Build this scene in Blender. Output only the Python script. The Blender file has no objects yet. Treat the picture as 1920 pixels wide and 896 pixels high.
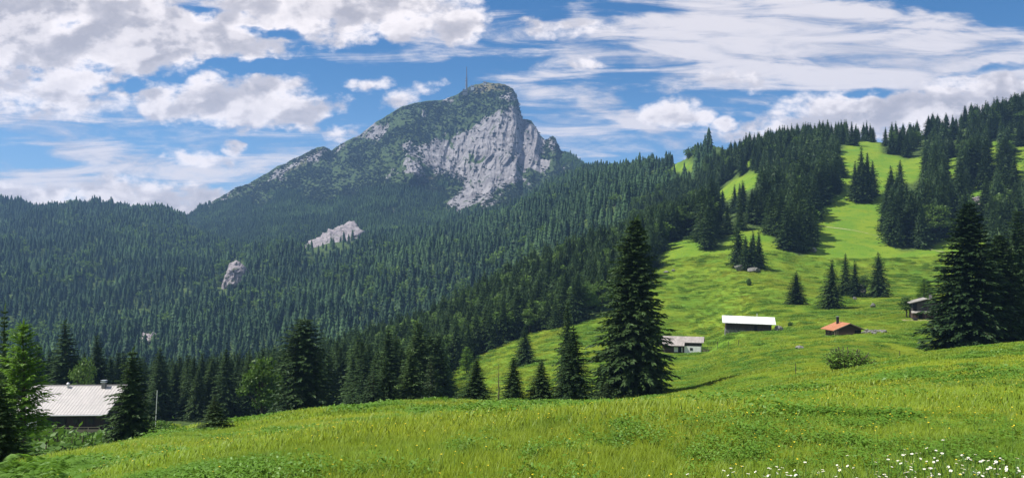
import bpy, bmesh, math, random
import numpy as np
from mathutils import Vector, Matrix, Euler

random.seed(7)
RNG = np.random.default_rng(11)
SC = bpy.context.scene
C = SC.collection

# ------------------------------------------------------------------ camera
F = 1507.0           # focal length in 1920-wide picture units
CX, HY = 960.0, 500.0   # principal column, row of the true horizon
cam_d = bpy.data.cameras.new('camera')
cam = bpy.data.objects.new('camera', cam_d)
C.objects.link(cam)
cam.location = (0, 0, 0)
cam.rotation_euler = (math.radians(90), 0, 0)
cam_d.sensor_width = 36.0
cam_d.lens = 36.0 * F / 1920.0
cam_d.shift_y = (HY - 448.0) / 1920.0
cam_d.clip_start = 0.1
cam_d.clip_end = 20000
SC.camera = cam

# ------------------------------------------------------------------ light, exposure
SUN_AZ, SUN_EL = math.radians(-92), math.radians(57)   # azimuth from the view direction (+Y) towards +X
SUN_DIR = Vector((math.sin(SUN_AZ) * math.cos(SUN_EL), math.cos(SUN_AZ) * math.cos(SUN_EL), math.sin(SUN_EL)))
sun_d = bpy.data.lights.new('sun', 'SUN')
sun_d.energy = 4.6
sun_d.angle = math.radians(0.6)
sun_d.color = (1.0, 0.95, 0.87)
sun = bpy.data.objects.new('sun', sun_d)
C.objects.link(sun)
sun.rotation_euler = SUN_DIR.to_track_quat('Z', 'Y').to_euler()
SC.view_settings.view_transform = 'Standard'
SC.view_settings.look = 'None'
SC.view_settings.exposure = 0.72
SC.view_settings.gamma = 1.0
SC.view_settings.use_curve_mapping = False
SC.cycles.use_denoising = True
SC.cycles.max_bounces = 4
SC.cycles.diffuse_bounces = 2
SC.cycles.transmission_bounces = 3
SC.cycles.volume_bounces = 0
SC.cycles.transparent_max_bounces = 4

SKY_STRENGTH = 0.10

class NT:
    """little helper to write node trees as expressions"""
    def __init__(s, tree):
        s.t = tree
    def n(s, typ, **kw):
        nd = s.t.nodes.new(typ)
        for k, v in kw.items():
            setattr(nd, k, v)
        return nd
    def put(s, sock, v):
        if v is None:
            return
        if isinstance(v, bpy.types.NodeSocket):
            s.t.links.new(v, sock)
        else:
            if sock.type == 'RGBA' and len(v) == 3:
                v = (*v, 1)
            sock.default_value = v
    def m(s, op, a, b=None, c=None, clamp=False):
        nd = s.n('ShaderNodeMath', operation=op)
        nd.use_clamp = clamp
        s.put(nd.inputs[0], a); s.put(nd.inputs[1], b)
        if c is not None: s.put(nd.inputs[2], c)
        return nd.outputs[0]
    def v(s, op, a, b=None):
        nd = s.n('ShaderNodeVectorMath', operation=op)
        s.put(nd.inputs[0], a)
        if b is not None: s.put(nd.inputs[1], b)
        return nd.outputs['Value'] if op in ('DOT_PRODUCT', 'LENGTH') else nd.outputs[0]
    def comb(s, x, y, z):
        nd = s.n('ShaderNodeCombineXYZ')
        for i, q in enumerate((x, y, z)): s.put(nd.inputs[i], q)
        return nd.outputs[0]
    def sep(s, a):
        nd = s.n('ShaderNodeSeparateXYZ'); s.put(nd.inputs[0], a)
        return nd.outputs
    def noise(s, vec, scale, detail=4, rough=0.55, dist=0.0, color=False):
        nd = s.n('ShaderNodeTexNoise')
        s.put(nd.inputs['Vector'], vec)
        s.put(nd.inputs['Scale'], scale); s.put(nd.inputs['Detail'], detail)
        s.put(nd.inputs['Roughness'], rough); s.put(nd.inputs['Distortion'], dist)
        return nd.outputs['Color'] if color else nd.outputs['Fac']
    def ss(s, x, lo, hi, a=0.0, b=1.0):
        nd = s.n('ShaderNodeMapRange', interpolation_type='SMOOTHSTEP')
        for k, q in (('Value', x), ('From Min', lo), ('From Max', hi), ('To Min', a), ('To Max', b)):
            s.put(nd.inputs[k], q)
        return nd.outputs[0]
    def mix(s, f, a, b, mode='MIX'):
        nd = s.n('ShaderNodeMix', data_type='RGBA', blend_type=mode)
        s.put(nd.inputs['Factor'], f); s.put(nd.inputs['A'], a) if False else None
        s.put(nd.inputs[6], a); s.put(nd.inputs[7], b)
        return nd.outputs[2]
    def mapping(s, vec, loc=(0, 0, 0), rot=(0, 0, 0), sc=(1, 1, 1), typ='POINT'):
        nd = s.n('ShaderNodeMapping', vector_type=typ)
        s.put(nd.inputs[0], vec)
        nd.inputs['Location'].default_value = loc
        nd.inputs['Rotation'].default_value = rot
        nd.inputs['Scale'].default_value = sc
        return nd.outputs[0]

# ------------------------------------------------------------------ sky with clouds
def build_world():
    w = bpy.data.worlds.new('World')
    SC.world = w
    w.use_nodes = True
    t = w.node_tree
    t.nodes.clear()
    N = NT(t)
    sky = N.n('ShaderNodeTexSky', sky_type='NISHITA')
    sky.sun_disc = False
    sky.sun_elevation = SUN_EL
    sky.sun_rotation = SUN_AZ % (2 * math.pi)
    sky.altitude = 1300
    sky.air_density = 1.0
    sky.dust_density = 0.4
    sky.ozone_density = 3.0
    hs = N.n('ShaderNodeHueSaturation')
    hs.inputs['Saturation'].default_value = 1.34
    hs.inputs['Value'].default_value = 0.66
    t.links.new(sky.outputs[0], hs.inputs['Color'])
    blue = hs.outputs[0]
    d = N.n('ShaderNodeTexCoord').outputs['Generated']
    x, y, z = N.sep(d)
    yy = N.m('MAXIMUM', y, 0.12)
    # sky directions as a tangent map: p = (degrees-like units right, down)
    px = N.m('MULTIPLY_ADD', N.m('DIVIDE', x, yy), F, CX)
    py = N.m('MULTIPLY_ADD', N.m('DIVIDE', z, yy), -F, HY)
    p = N.comb(px, py, 0.0)
    q = N.v('MULTIPLY', p, (0.01, 0.0155, 1.0))
    warp = N.v('SUBTRACT', N.noise(q, 1.1, 3, 0.5, color=True), (0.5, 0.5, 0.5))
    pw = N.v('ADD', p, N.v('MULTIPLY', warp, (110, 56, 0)))

    def blobs(lst, src):
        acc = None
        for cx, cy, rx, ry, wgt, *ang in lst:
            mp = N.mapping(src, (cx, cy, 0), (0, 0, math.radians(ang[0]) if ang else 0), (rx, ry, 1), 'TEXTURE')
            dd = N.v('DOT_PRODUCT', mp, mp)
            e = N.m('MULTIPLY_ADD', dd, -wgt, wgt)
            acc = e if acc is None else N.m('MAXIMUM', acc, e)
        return N.m('MAXIMUM', acc, -1.0)

    # heaped clouds
    cum = [(60, 45, 380, 115, 1.35), (300, 70, 320, 72, 1.3, -4), (470, 88, 110, 34, .8), (640, 0, 300, 70, 1.25), (600, 55, 110, 42, .8), (760, 40, 110, 42, .9),
           (868, 42, 62, 42, 1.0), (130, 170, 190, 62, .8), (40, 150, 120, 60, .6), (450, 190, 185, 56, 1.15), (330, 195, 140, 38, .8), (520, 200, 120, 40, 1.0),
           (572, 236, 42, 14, .5), (630, 249, 58, 20, .5, 10), (434, 277, 26, 13, .42), (382, 303, 76, 18, .5, 6), (766, 178, 56, 24, .46, -20), (700, 158, 40, 15, .36),
           (230, 372, 240, 44, .8), (365, 370, 70, 40, .9), (60, 385, 220, 52, .9), 
           (1070, 40, 95, 30, .6), (1272, 212, 75, 32, .85), (1358, 235, 36, 20, .8), (1090, 122, 40, 16, .6),
           (1330, 150, 90, 24, .35), (1740, 215, 330, 60, 1.15), (1500, 232, 110, 30, .8), (1610, 195, 80, 26, .7), (1900, 200, 200, 70, 1.1),
           (1420, 258, 120, 22, .5)]
    # high veils and streaks
    veil = [(1480, 80, 560, 140, 1.05, 6), (1250, 105, 330, 46, .8, 3), (1700, 110, 450, 130, 1.0), (1190, 225, 190, 34, .9, 24), (1290, 262, 150, 30, .7, 10), (1060, 100, 190, 40, .45), (1060, 190, 220, 130, .42), (560, 330, 420, 90, .45),
            (70, 210, 260, 70, .7, 14), (190, 290, 230, 50, .8, 16), (150, 330, 330, 46, .75, 6), (60, 360, 300, 70, .8), (360, 330, 190, 24, .55, 4), (500, 60, 500, 60, .35), (900, 60, 260, 70, .35)]
    holes = [(128, 40, 56, 20, .65, -12), (385, 20, 54, 20, .6, 8), (500, 62, 100, 14, .8, 12), (245, 160, 55, 18, .6), (560, 130, 200, 16, .6), (1850, 20, 260, 30, .9, 10), (1880, 130, 120, 14, .9, -8),
             (1640, 175, 60, 14, .6), (1180, 10, 130, 26, .6), (1010, 8, 150, 30, .7)]
    mc = N.m('SUBTRACT', blobs(cum, pw), N.m('MAXIMUM', blobs(holes, pw), 0.0))
    mv = N.m('SUBTRACT', blobs(veil, pw), N.m('MULTIPLY', N.m('MAXIMUM', blobs(holes, pw), 0.0), 0.9))

    def bill(src):
        a = N.noise(src, 1.25, 8, 0.55, 0.2)
        return a
    n0 = bill(q)
    n1 = bill(N.v('ADD', q, (-0.10, -0.20, 0.0)))     # a step towards the sun
    n2 = N.noise(q, 4.2, 6, 0.62)
    dens = N.m('ADD', N.m('MULTIPLY', mc, 0.82), N.m('MULTIPLY', N.m('SUBTRACT', n0, 0.5), 1.75))
    dens = N.m('ADD', dens, N.m('MULTIPLY', N.m('SUBTRACT', n2, 0.5), 0.85))
    a_c = N.ss(dens, -0.04, 0.58)
    thick = N.ss(dens, 0.36, 1.05, 0.0, 0.78)
    lit = N.ss(N.m('ADD', N.m('MULTIPLY', N.m('SUBTRACT', N.noise(q, 0.9, 4, 0.5, 0.2), N.noise(N.v('ADD', q, (-0.22, -0.34, 0.0)), 0.9, 4, 0.5, 0.2)), 0.9), N.m('MULTIPLY', N.m('SUBTRACT', n2, 0.5), 0.35)), -0.11, 0.09)
    # streaky veil
    qs = N.mapping(p, (0, 0, 0), (0, 0, math.radians(-11)), (0.0040, 0.026, 1), 'POINT')
    s0 = N.noise(qs, 1.0, 8, 0.62, 0.7)
    qs2 = N.mapping(p, (0, 0, 0), (0, 0, math.radians(7)), (0.011, 0.028, 1), 'POINT')
    s1 = N.noise(qs2, 1.0, 8, 0.6, 0.4)
    sv = N.m('ADD', N.m('MULTIPLY', s0, 2.4), N.m('MULTIPLY_ADD', s1, 1.0, -1.70))
    a_v = N.ss(N.m('ADD', N.m('MULTIPLY', mv, 0.75), sv), 0.0, 0.75, 0.0, 0.94)
    k = 1.0 / SKY_STRENGTH
    white = (0.73 * k, 0.675 * k, 0.665 * k)
    mid = (0.43 * k, 0.405 * k, 0.425 * k)
    grey = (0.28 * k, 0.27 * k, 0.30 * k)
    c_c = N.mix(lit, mid, white)
    c_c = N.mix(N.m('MULTIPLY', thick, N.m('SUBTRACT', 1.0, N.m('MULTIPLY', lit, 0.55))), c_c, grey)
    c_v = N.mix(N.ss(s0, 0.38, 0.60), (0.37 * k, 0.37 * k, 0.42 * k), (0.57 * k, 0.535 * k, 0.545 * k))
    hz = N.ss(py, 120, 430, 0.0, 0.40)
    col = N.mix(hz, blue, (0.17 * k, 0.31 * k, 0.58 * k))
    col = N.mix(a_v, col, c_v)
    col = N.mix(a_c, col, c_c)
    back = N.ss(y, 0.02, 0.2)        # behind the camera: an even half-clouded sky
    col = N.mix(back, N.mix(0.45, blue, (0.6 * k, 0.6 * k, 0.62 * k)), col)
    low = N.ss(z, -0.06, 0.0)
    col = N.mix(low, (0.05 * k, 0.07 * k, 0.05 * k), col)
    bg = N.n('ShaderNodeBackground')
    bg.inputs['Strength'].default_value = SKY_STRENGTH
    t.links.new(col, bg.inputs['Color'])
    out = N.n('ShaderNodeOutputWorld')
    t.links.new(bg.outputs[0], out.inputs['Surface'])
build_world()

# ------------------------------------------------------------------ helpers
def tag(o, label=None, cat=None, group=None, kind=None):
    if label: o['label'] = label
    if cat: o['category'] = cat
    if group: o['group'] = group
    if kind: o['kind'] = kind
    return o

def np_mesh(name, verts, faces, mats=(), fmat=None, smooth=False):
    """verts (n,3); faces (m,k) with k = 3 or 4, or a list of such arrays"""
    me = bpy.data.meshes.new(name)
    if not isinstance(faces, list): faces = [faces]
    faces = [np.asarray(f, dtype=np.int32) for f in faces if len(f)]
    me.vertices.add(len(verts))
    me.vertices.foreach_set('co', np.asarray(verts, dtype=np.float32).ravel())
    loops = np.concatenate([f.ravel() for f in faces])
    tot = np.concatenate([np.full(len(f), f.shape[1], dtype=np.int32) for f in faces])
    start = np.concatenate([[0], np.cumsum(tot)[:-1]]).astype(np.int32)
    me.loops.add(len(loops))
    me.loops.foreach_set('vertex_index', loops)
    me.polygons.add(len(tot))
    me.polygons.foreach_set('loop_start', start)
    me.polygons.foreach_set('loop_total', tot)
    for m in mats: me.materials.append(m)
    if fmat is not None: me.polygons.foreach_set('material_index', np.asarray(fmat, dtype=np.int32))
    if smooth: me.polygons.foreach_set('use_smooth', np.ones(len(tot), dtype=bool))
    me.update(calc_edges=True)
    return me

def link(name, me, parent=None, loc=None):
    o = bpy.data.objects.new(name, me)
    C.objects.link(o)
    if parent: o.parent = parent
    if loc is not None: o.location = loc
    return o

def empty(name, loc=(0, 0, 0), rz=0.0):
    o = bpy.data.objects.new(name, None)
    C.objects.link(o)
    o.empty_display_size = 0.3
    o.location = loc
    o.rotation_euler = (0, 0, rz)
    return o

def hash2(ix, iy, seed):
    h = (ix.astype(np.int64) * 374761393 + iy.astype(np.int64) * 668265263 + seed * 974634721) & 0xFFFFFFFF
    h = ((h ^ (h >> 13)) * 1274126177) & 0xFFFFFFFF
    h = h ^ (h >> 16)
    return (h & 0xFFFFFF) / float(0xFFFFFF)

def vnoise(x, y, seed=0):
    x = np.asarray(x, float); y = np.asarray(y, float)
    ix = np.floor(x); iy = np.floor(y)
    fx = x - ix; fy = y - iy
    fx = fx * fx * fx * (fx * (fx * 6 - 15) + 10); fy = fy * fy * fy * (fy * (fy * 6 - 15) + 10)
    a = hash2(ix, iy, seed); b = hash2(ix + 1, iy, seed); c = hash2(ix, iy + 1, seed); d = hash2(ix + 1, iy + 1, seed)
    return (a * (1 - fx) + b * fx) * (1 - fy) + (c * (1 - fx) + d * fx) * fy - 0.5

def fbm(x, y, seed=0, octv=4, gain=0.5):
    s = 0; a = 1.0
    for i in range(octv):
        s = s + a * vnoise(x * 2 ** i + 17.3 * i, y * 2 ** i - 9.1 * i, seed + i)
        a *= gain
    return s

def ridged(x, y, seed=0, octv=4, gain=0.55):
    s = 0; a = 1.0
    for i in range(octv):
        s = s + a * (0.5 - np.abs(2 * vnoise(x * 2 ** i + 7.7 * i, y * 2 ** i + 3.3 * i, seed + i)))
        a *= gain
    return s

def inpoly(x, y, poly):
    x = np.asarray(x, float); y = np.asarray(y, float)
    r = np.zeros(x.shape, bool)
    n = len(poly)
    for i in range(n):
        x0, y0 = poly[i]; x1, y1 = poly[(i + 1) % n]
        if y0 == y1: continue
        c = ((y0 > y) != (y1 > y)) & (x < (x1 - x0) * (y - y0) / (y1 - y0) + x0)
        r ^= c
    return r

def polydist(x, y, poly):
    """signed distance, positive inside"""
    x = np.asarray(x, float); y = np.asarray(y, float)
    d = np.full(x.shape, 1e9)
    n = len(poly)
    for i in range(n):
        x0, y0 = poly[i]; x1, y1 = poly[(i + 1) % n]
        dx, dy = x1 - x0, y1 - y0
        t = np.clip(((x - x0) * dx + (y - y0) * dy) / max(dx * dx + dy * dy, 1e-9), 0, 1)
        d = np.minimum(d, np.hypot(x - x0 - t * dx, y - y0 - t * dy))
    return np.where(inpoly(x, y, poly), d, -d)

# ------------------------------------------------------------------ the lie of the land
# profiles of the terrain: for bearings (named by picture column) rows of (distance, row where that ground is seen)
ST = {
 -500: [(8,1100),(11,1066),(14,1010),(50,1120),(150,840),(200,800),(240,790),(290,770),(470,850),(950,620),(1600,470),(2200,388),(2700,430)],
 0: [(8,1000),(12,936),(16,898),(60,1010),(150,818),(200,785),(240,772),(290,756),(480,840),(900,620),(1500,480),(2100,400),(2700,430)],
 200: [(8,985),(16,894),(32,848),(80,930),(150,816),(200,786),(250,772),(310,757),(500,820),(880,625),(1500,485),(2100,408),(2700,430)],
 300: [(8,978),(20,872),(45,822),(95,880),(158,806),(210,778),(260,764),(320,752),(510,810),(870,628),(1500,483),(2100,412),(2700,430)],
 400: [(8,970),(25,854),(65,800),(110,832),(168,798),(220,772),(270,757),(330,746),(520,800),(850,630),(1500,480),(2000,452),(2700,440)],
 600: [(8,960),(30,816),(80,770),(130,808),(190,777),(250,750),(300,727),(350,708),(560,780),(850,610),(1450,470),(1900,445),(2600,440)],
 800: [(8,950),(35,794),(90,755),(140,793),(220,752),(280,716),(340,682),(420,632),(620,730),(850,575),(1400,450),(1800,430),(2500,430)],
 950: [(8,940),(36,789),(95,758),(140,772),(200,728),(300,648),(370,610),(450,547),(650,640),(900,490),(1350,415),(1700,400),(2400,420)],
 1100: [(8,935),(40,779),(100,756),(145,750),(210,697),(310,602),(390,547),(480,480),(660,500),(900,410),(1250,360),(1600,316),(2300,380)],
 1250: [(8,930),(45,769),(100,750),(160,713),(250,662),(340,560),(430,458),(510,428),(640,440),(780,392),(1000,345),(1300,315),(2200,380)],
 1325: [(8,927),(45,762),(100,738),(160,704),(250,659),(340,556),(430,452),(510,425),(600,418),(715,375),(880,318),(1050,302),(1700,400)],
 1400: [(8,925),(45,754),(100,723),(160,672),(240,620),(330,528),(430,445),(500,398),(560,390),(650,345),(740,290),(800,285),(1200,420)],
 1550: [(8,920),(45,744),(100,698),(140,660),(200,627),(330,550),(430,455),(520,380),(570,343),(640,303),(710,268),(760,263),(1200,400)],
 1700: [(8,912),(45,726),(105,669),(150,674),(215,604),(330,548),(430,453),(520,376),(570,340),(640,305),(710,272),(760,268),(1200,400)],
 1900: [(8,905),(45,706),(115,644),(155,662),(240,582),(330,536),(430,442),(510,362),(560,322),(630,277),(710,236),(760,230),(1200,330)],
 2500: [(8,895),(45,674),(115,611),(155,620),(240,540),(330,485),(430,392),(510,305),(560,265),(630,220),(710,172),(760,167),(1200,300)],
}
UMAX = 1.1
US = np.linspace(-UMAX, UMAX, 441)
YS = np.geomspace(5.0, 3400.0, 760)

def pchip(x, y, q):
    h = np.diff(x); dl = np.diff(y) / h
    m = np.zeros(len(x))
    m[0], m[-1] = dl[0], dl[-1]
    w1 = 2 * h[1:] + h[:-1]; w2 = h[1:] + 2 * h[:-1]
    same = dl[:-1] * dl[1:] > 0
    with np.errstate(divide='ignore', invalid='ignore'):
        hm = (w1 + w2) / (w1 / dl[:-1] + w2 / dl[1:])
    m[1:-1] = np.where(same, hm, 0)
    i = np.clip(np.searchsorted(x, q) - 1, 0, len(h) - 1)
    t = (q - x[i]) / h[i]
    return ((2 * t ** 3 - 3 * t ** 2 + 1) * y[i] + (t ** 3 - 2 * t ** 2 + t) * h[i] * m[i] + (-2 * t ** 3 + 3 * t ** 2) * y[i + 1] + (t ** 3 - t ** 2) * h[i] * m[i + 1])

def gsm(a, sig):
    r = int(3 * sig)
    k = np.exp(-0.5 * (np.arange(-r, r + 1) / sig) ** 2); k /= k.sum()
    ap = np.pad(a, ((0, 0), (r, r)), mode='edge')
    return np.stack([np.convolve(row, k, 'valid') for row in ap])

def build_table():
    xs = sorted(ST)
    nl = len(ST[xs[0]])
    cols = US * F + CX
    LY = np.array([np.interp(cols, xs, [ST[x][k][0] for x in xs]) for k in range(nl)])
    LZ = np.array([np.interp(cols, xs, [(HY - ST[x][k][1]) / F * ST[x][k][0] for x in xs]) for k in range(nl)])
    LY = gsm(LY, 4); LZ = gsm(LZ, 4)
    T = np.zeros((len(US), len(YS)))
    for i in range(len(US)):
        yy = np.concatenate([[3.0], LY[:, i], [LY[-1, i] + 1200]])
        zz = np.concatenate([[LZ[0, i] + 0.1], LZ[:, i], [LZ[-1, i] - 150]])
        T[i] = pchip(yy, zz, YS)
    return T, LY
TAB, LAYY = build_table()

def H0(X, Y):
    X = np.asarray(X, float); Y = np.asarray(Y, float)
    u = np.clip(X / np.maximum(Y, 6.0), -UMAX + 1e-6, UMAX - 1e-6)
    a = (u + UMAX) / (2 * UMAX) * (len(US) - 1)
    b = np.clip(np.log(np.maximum(Y, 5.0) / YS[0]) / np.log(YS[-1] / YS[0]) * (len(YS) - 1), 0, len(YS) - 1.001)
    i = a.astype(int); j = b.astype(int); fa = a - i; fb = b - j
    return (TAB[i, j] * (1 - fa) + TAB[i + 1, j] * fa) * (1 - fb) + (TAB[i, j + 1] * (1 - fa) + TAB[i + 1, j + 1] * fa) * fb

# levelled ground under the huts: x, y, radius, height
PADS = [(70.2, 239.5, 9.0, -19.2), (54.5, 248.5, 10.0, -27.0), (81.5, 199.5, 5.5, -17.35), (113.0, 220.0, 6.5, -14.45), (-85, 155, 11.0, -31.6)]
def H(X, Y):
    X = np.asarray(X, float); Y = np.asarray(Y, float)
    z0 = H0(X, Y)
    z = z0
    far = np.clip((Y - 12) / 60, 0, 1)
    z = z + 0.10 * fbm(X / 3.1, Y / 3.1, 3, 2) * np.clip(Y / 10, 0.2, 1) + 0.34 * far * fbm(X / 19, Y / 15, 5, 2)
    hill = np.clip((Y - 170) / 60, 0, 1) * np.clip((900 - Y) / 200, 0, 1)
    z = z + hill * (0.9 * fbm(X / 26, Y / 11, 8, 3) + 1.6 * fbm(X / 70, Y / 50, 21, 2))
    att = 1.0
    for px, py, pr, pz in PADS:
        att = att * (1 - .9 * np.exp(-(((X - px) / 26) ** 2 + ((Y - py + 12) / 34) ** 2)))
    z = z0 + (z - z0) * att
    for px, py, pr, pz in PADS:
        d = np.hypot(X - px, Y - py)
        w = np.clip((pr * 1.9 - d) / (pr * .9), 0, 1)
        z = z + (pz + .12 * (z - pz) - z) * w * w * (3 - 2 * w)
    vf = np.clip((Y - 650) / 400, 0, 1)
    vm = vf * (1 - .65 * np.clip((Y - 1250) / 200, 0, 1) * np.clip((1900 - Y) / 60, 0, 1) * (X / Y > -.45))
    z = z + vm * 30 * fbm(X / 170, Y / 240, 9, 4) + vm * 26 * ridged(X / 150 + Y / 260 + .4 * fbm(X / 200, Y / 200, 35, 2), Y / 700 - X / 900, 31, 3)
    return z

def px_of(X, Y, Z):
    return X / Y * F + CX, HY - Z / Y * F

def ground_seen(x, y, ymin=5.0, ymax=1500):
    """nearest ground seen in the direction (x, y); returns X, Y, Z"""
    u = (x - CX) / F
    Y = np.geomspace(ymin, ymax, 1500)
    Z = H(u * Y, Y)
    row = HY - Z / Y * F
    ok = np.where(row <= y)[0]
    i = ok[0] if len(ok) else int(np.argmin(row))
    return u * Y[i], Y[i], Z[i]

def hz(x, y):
    return float(H(np.array([x]), np.array([y]))[0])

# meadow outlines on the hill, as bearings (picture columns / rows)
MEADOWS = [
 [(835,775),(838,702),(905,664),(1000,624),(1118,598),(1180,562),(1238,490),(1248,458),(1300,438),(1345,470),(1372,442),(1385,432),(1432,430),(1445,442),(1470,467),(1500,482),(1530,468),(1530,402),(1548,374),(1576,360),(1570,332),(1563,302),(1590,270),(1592,255),(1650,255),(1655,287),(1690,294),(1720,312),(1690,347),(1665,387),(1660,442),(1690,472),(1742,466),(1775,446),(1850,452),(1868,560),(1935,580),(2600,560),(2600,1000),(835,1000)],
 [(1256,324),(1260,308),(1284,302),(1302,308),(1302,320)],
 [(1325,390),(1333,368),(1385,332),(1412,322),(1432,326),(1420,348),(1380,370)],
 [(1392,320),(1400,302),(1411,300),(1409,318)],
 [(1812,388),(1818,345),(1846,328),(1842,392)],
 [(1885,332),(1898,285),(1927,262),(1930,322),(1895,347)],
 [(1690,340),(1704,296),(1738,292),(1732,322),(1712,345)],
 [(1765,330),(1775,300),(1800,296),(1795,335)],
 [(1845,300),(1862,262),(1880,270),(1868,315)],
]
OUTCROPS = [
 ([(409,550),(421,518),(429,496),(442,486),(455,494),(461,510),(456,528),(442,540),(428,556)], 1180),
 ([(565,468),(598,441),(640,420),(666,418),(683,437),(668,456),(640,466),(602,475),(576,486)], 1330),
 ([(256,642),(274,622),(296,630),(299,648),(270,654)], 860),
]

def crest_y(X, Y):
    u = np.clip(X / np.maximum(Y, 6), -UMAX, UMAX)
    return np.interp(u, US, LAYY[2])

def forest_at(X, Y, Z=None):
    """True where the ground carries forest"""
    X = np.asarray(X, float); Y = np.asarray(Y, float)
    if Z is None: Z = H(X, Y)
    x, y = px_of(X, np.maximum(Y, 1), Z)
    far = Y > crest_y(X, Y) * 1.08
    m = np.zeros(X.shape, bool)
    m |= inpoly(x, y, MEADOWS[0]) & (Y < 800)
    for p in MEADOWS[1:]: m |= inpoly(x, y, p) & (Y < 1300)
    hut = (x < 330) & (Y < 172)
    return far & ~m & ~hut

# ------------------------------------------------------------------ materials
def mat(name):
    m = bpy.data.materials.new(name)
    m.use_nodes = True
    t = m.node_tree
    t.nodes.clear()
    N = NT(t)
    out = N.n('ShaderNodeOutputMaterial')
    return m, N, out

def principled(N, out, color, rough=0.8, bump=None, bump_d=0.1, bump_s=0.5, metal=0.0, spec=0.3):
    b = N.n('ShaderNodeBsdfPrincipled')
    N.put(b.inputs['Base Color'], color)
    N.put(b.inputs['Roughness'], rough)
    N.put(b.inputs['Metallic'], metal)
    N.put(b.inputs['Specular IOR Level'], spec)
    if bump is not None:
        bp = N.n('ShaderNodeBump')
        bp.inputs['Strength'].default_value = bump_s
        bp.inputs['Distance'].default_value = bump_d
        N.put(bp.inputs['Height'], bump)
        N.t.links.new(bp.outputs[0], b.inputs['Normal'])
    N.t.links.new(b.outputs[0], out.inputs['Surface'])
    return b

def tint_group():
    """meadow colour by place: lush green, yellow green, buttercup bands, dark herb patches"""
    g = bpy.data.node_groups.new('meadow_tint', 'ShaderNodeTree')
    g.interface.new_socket('Color', in_out='OUTPUT', socket_type='NodeSocketColor')
    N = NT(g)
    go = N.n('NodeGroupOutput')
    pos = N.n('ShaderNodeNewGeometry').outputs['Position']
    flat = N.v('MULTIPLY', pos, (1, 1, 0))
    a = N.noise(flat, 0.045, 4, 0.55, 0.6)
    st = N.mapping(flat, (3, 1, 0), (0, 0, 0.35), (0.035, 0.11, 1))
    b = N.noise(st, 1.0, 5, 0.6, 0.5)
    c = N.noise(N.v('MULTIPLY', flat, (0.22, 0.34, 1)), 1.0, 5, 0.62, 0.8)
    e = N.noise(flat, 1.7, 4, 0.6)
    col = N.mix(N.ss(a, 0.36, 0.62), (0.185, 0.300, 0.022), (0.31, 0.370, 0.025))
    col = N.mix(N.ss(b, 0.56, 0.72, 0, 0.55), col, (0.38, 0.33, 0.016))
    col = N.mix(N.ss(c, 0.53, 0.66, 0, 0.72), col, (0.06, 0.15, 0.014))
    col = N.mix(N.ss(e, 0.3, 0.7, 0.0, 0.42), col, (0.075, 0.16, 0.012))
    N.put(go.inputs[0], col)
    return g
TINT = tint_group()

def m_ground():
    m, N, out = mat('ground')
    tg = N.n('ShaderNodeGroup'); tg.node_tree = TINT
    pos = N.n('ShaderNodeNewGeometry').outputs['Position']
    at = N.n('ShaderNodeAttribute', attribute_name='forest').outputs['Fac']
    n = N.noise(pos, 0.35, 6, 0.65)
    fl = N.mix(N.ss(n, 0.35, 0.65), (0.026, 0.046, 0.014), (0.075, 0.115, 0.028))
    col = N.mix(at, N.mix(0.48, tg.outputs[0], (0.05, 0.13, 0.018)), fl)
    fine = N.noise(N.v('MULTIPLY', pos, (0.5, 1.3, 1.3)), 1.0, 8, 0.68)
    terr = N.noise(N.v('MULTIPLY', pos, (0.12, 0.42, 0.9)), 1.0, 5, 0.6, 1.0)
    h = N.m('ADD', N.m('MULTIPLY', fine, 0.8), N.m('MULTIPLY', terr, 1.1))
    principled(N, out, col, 0.95, h, 0.6, 0.5, spec=0.1)
    return m

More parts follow.
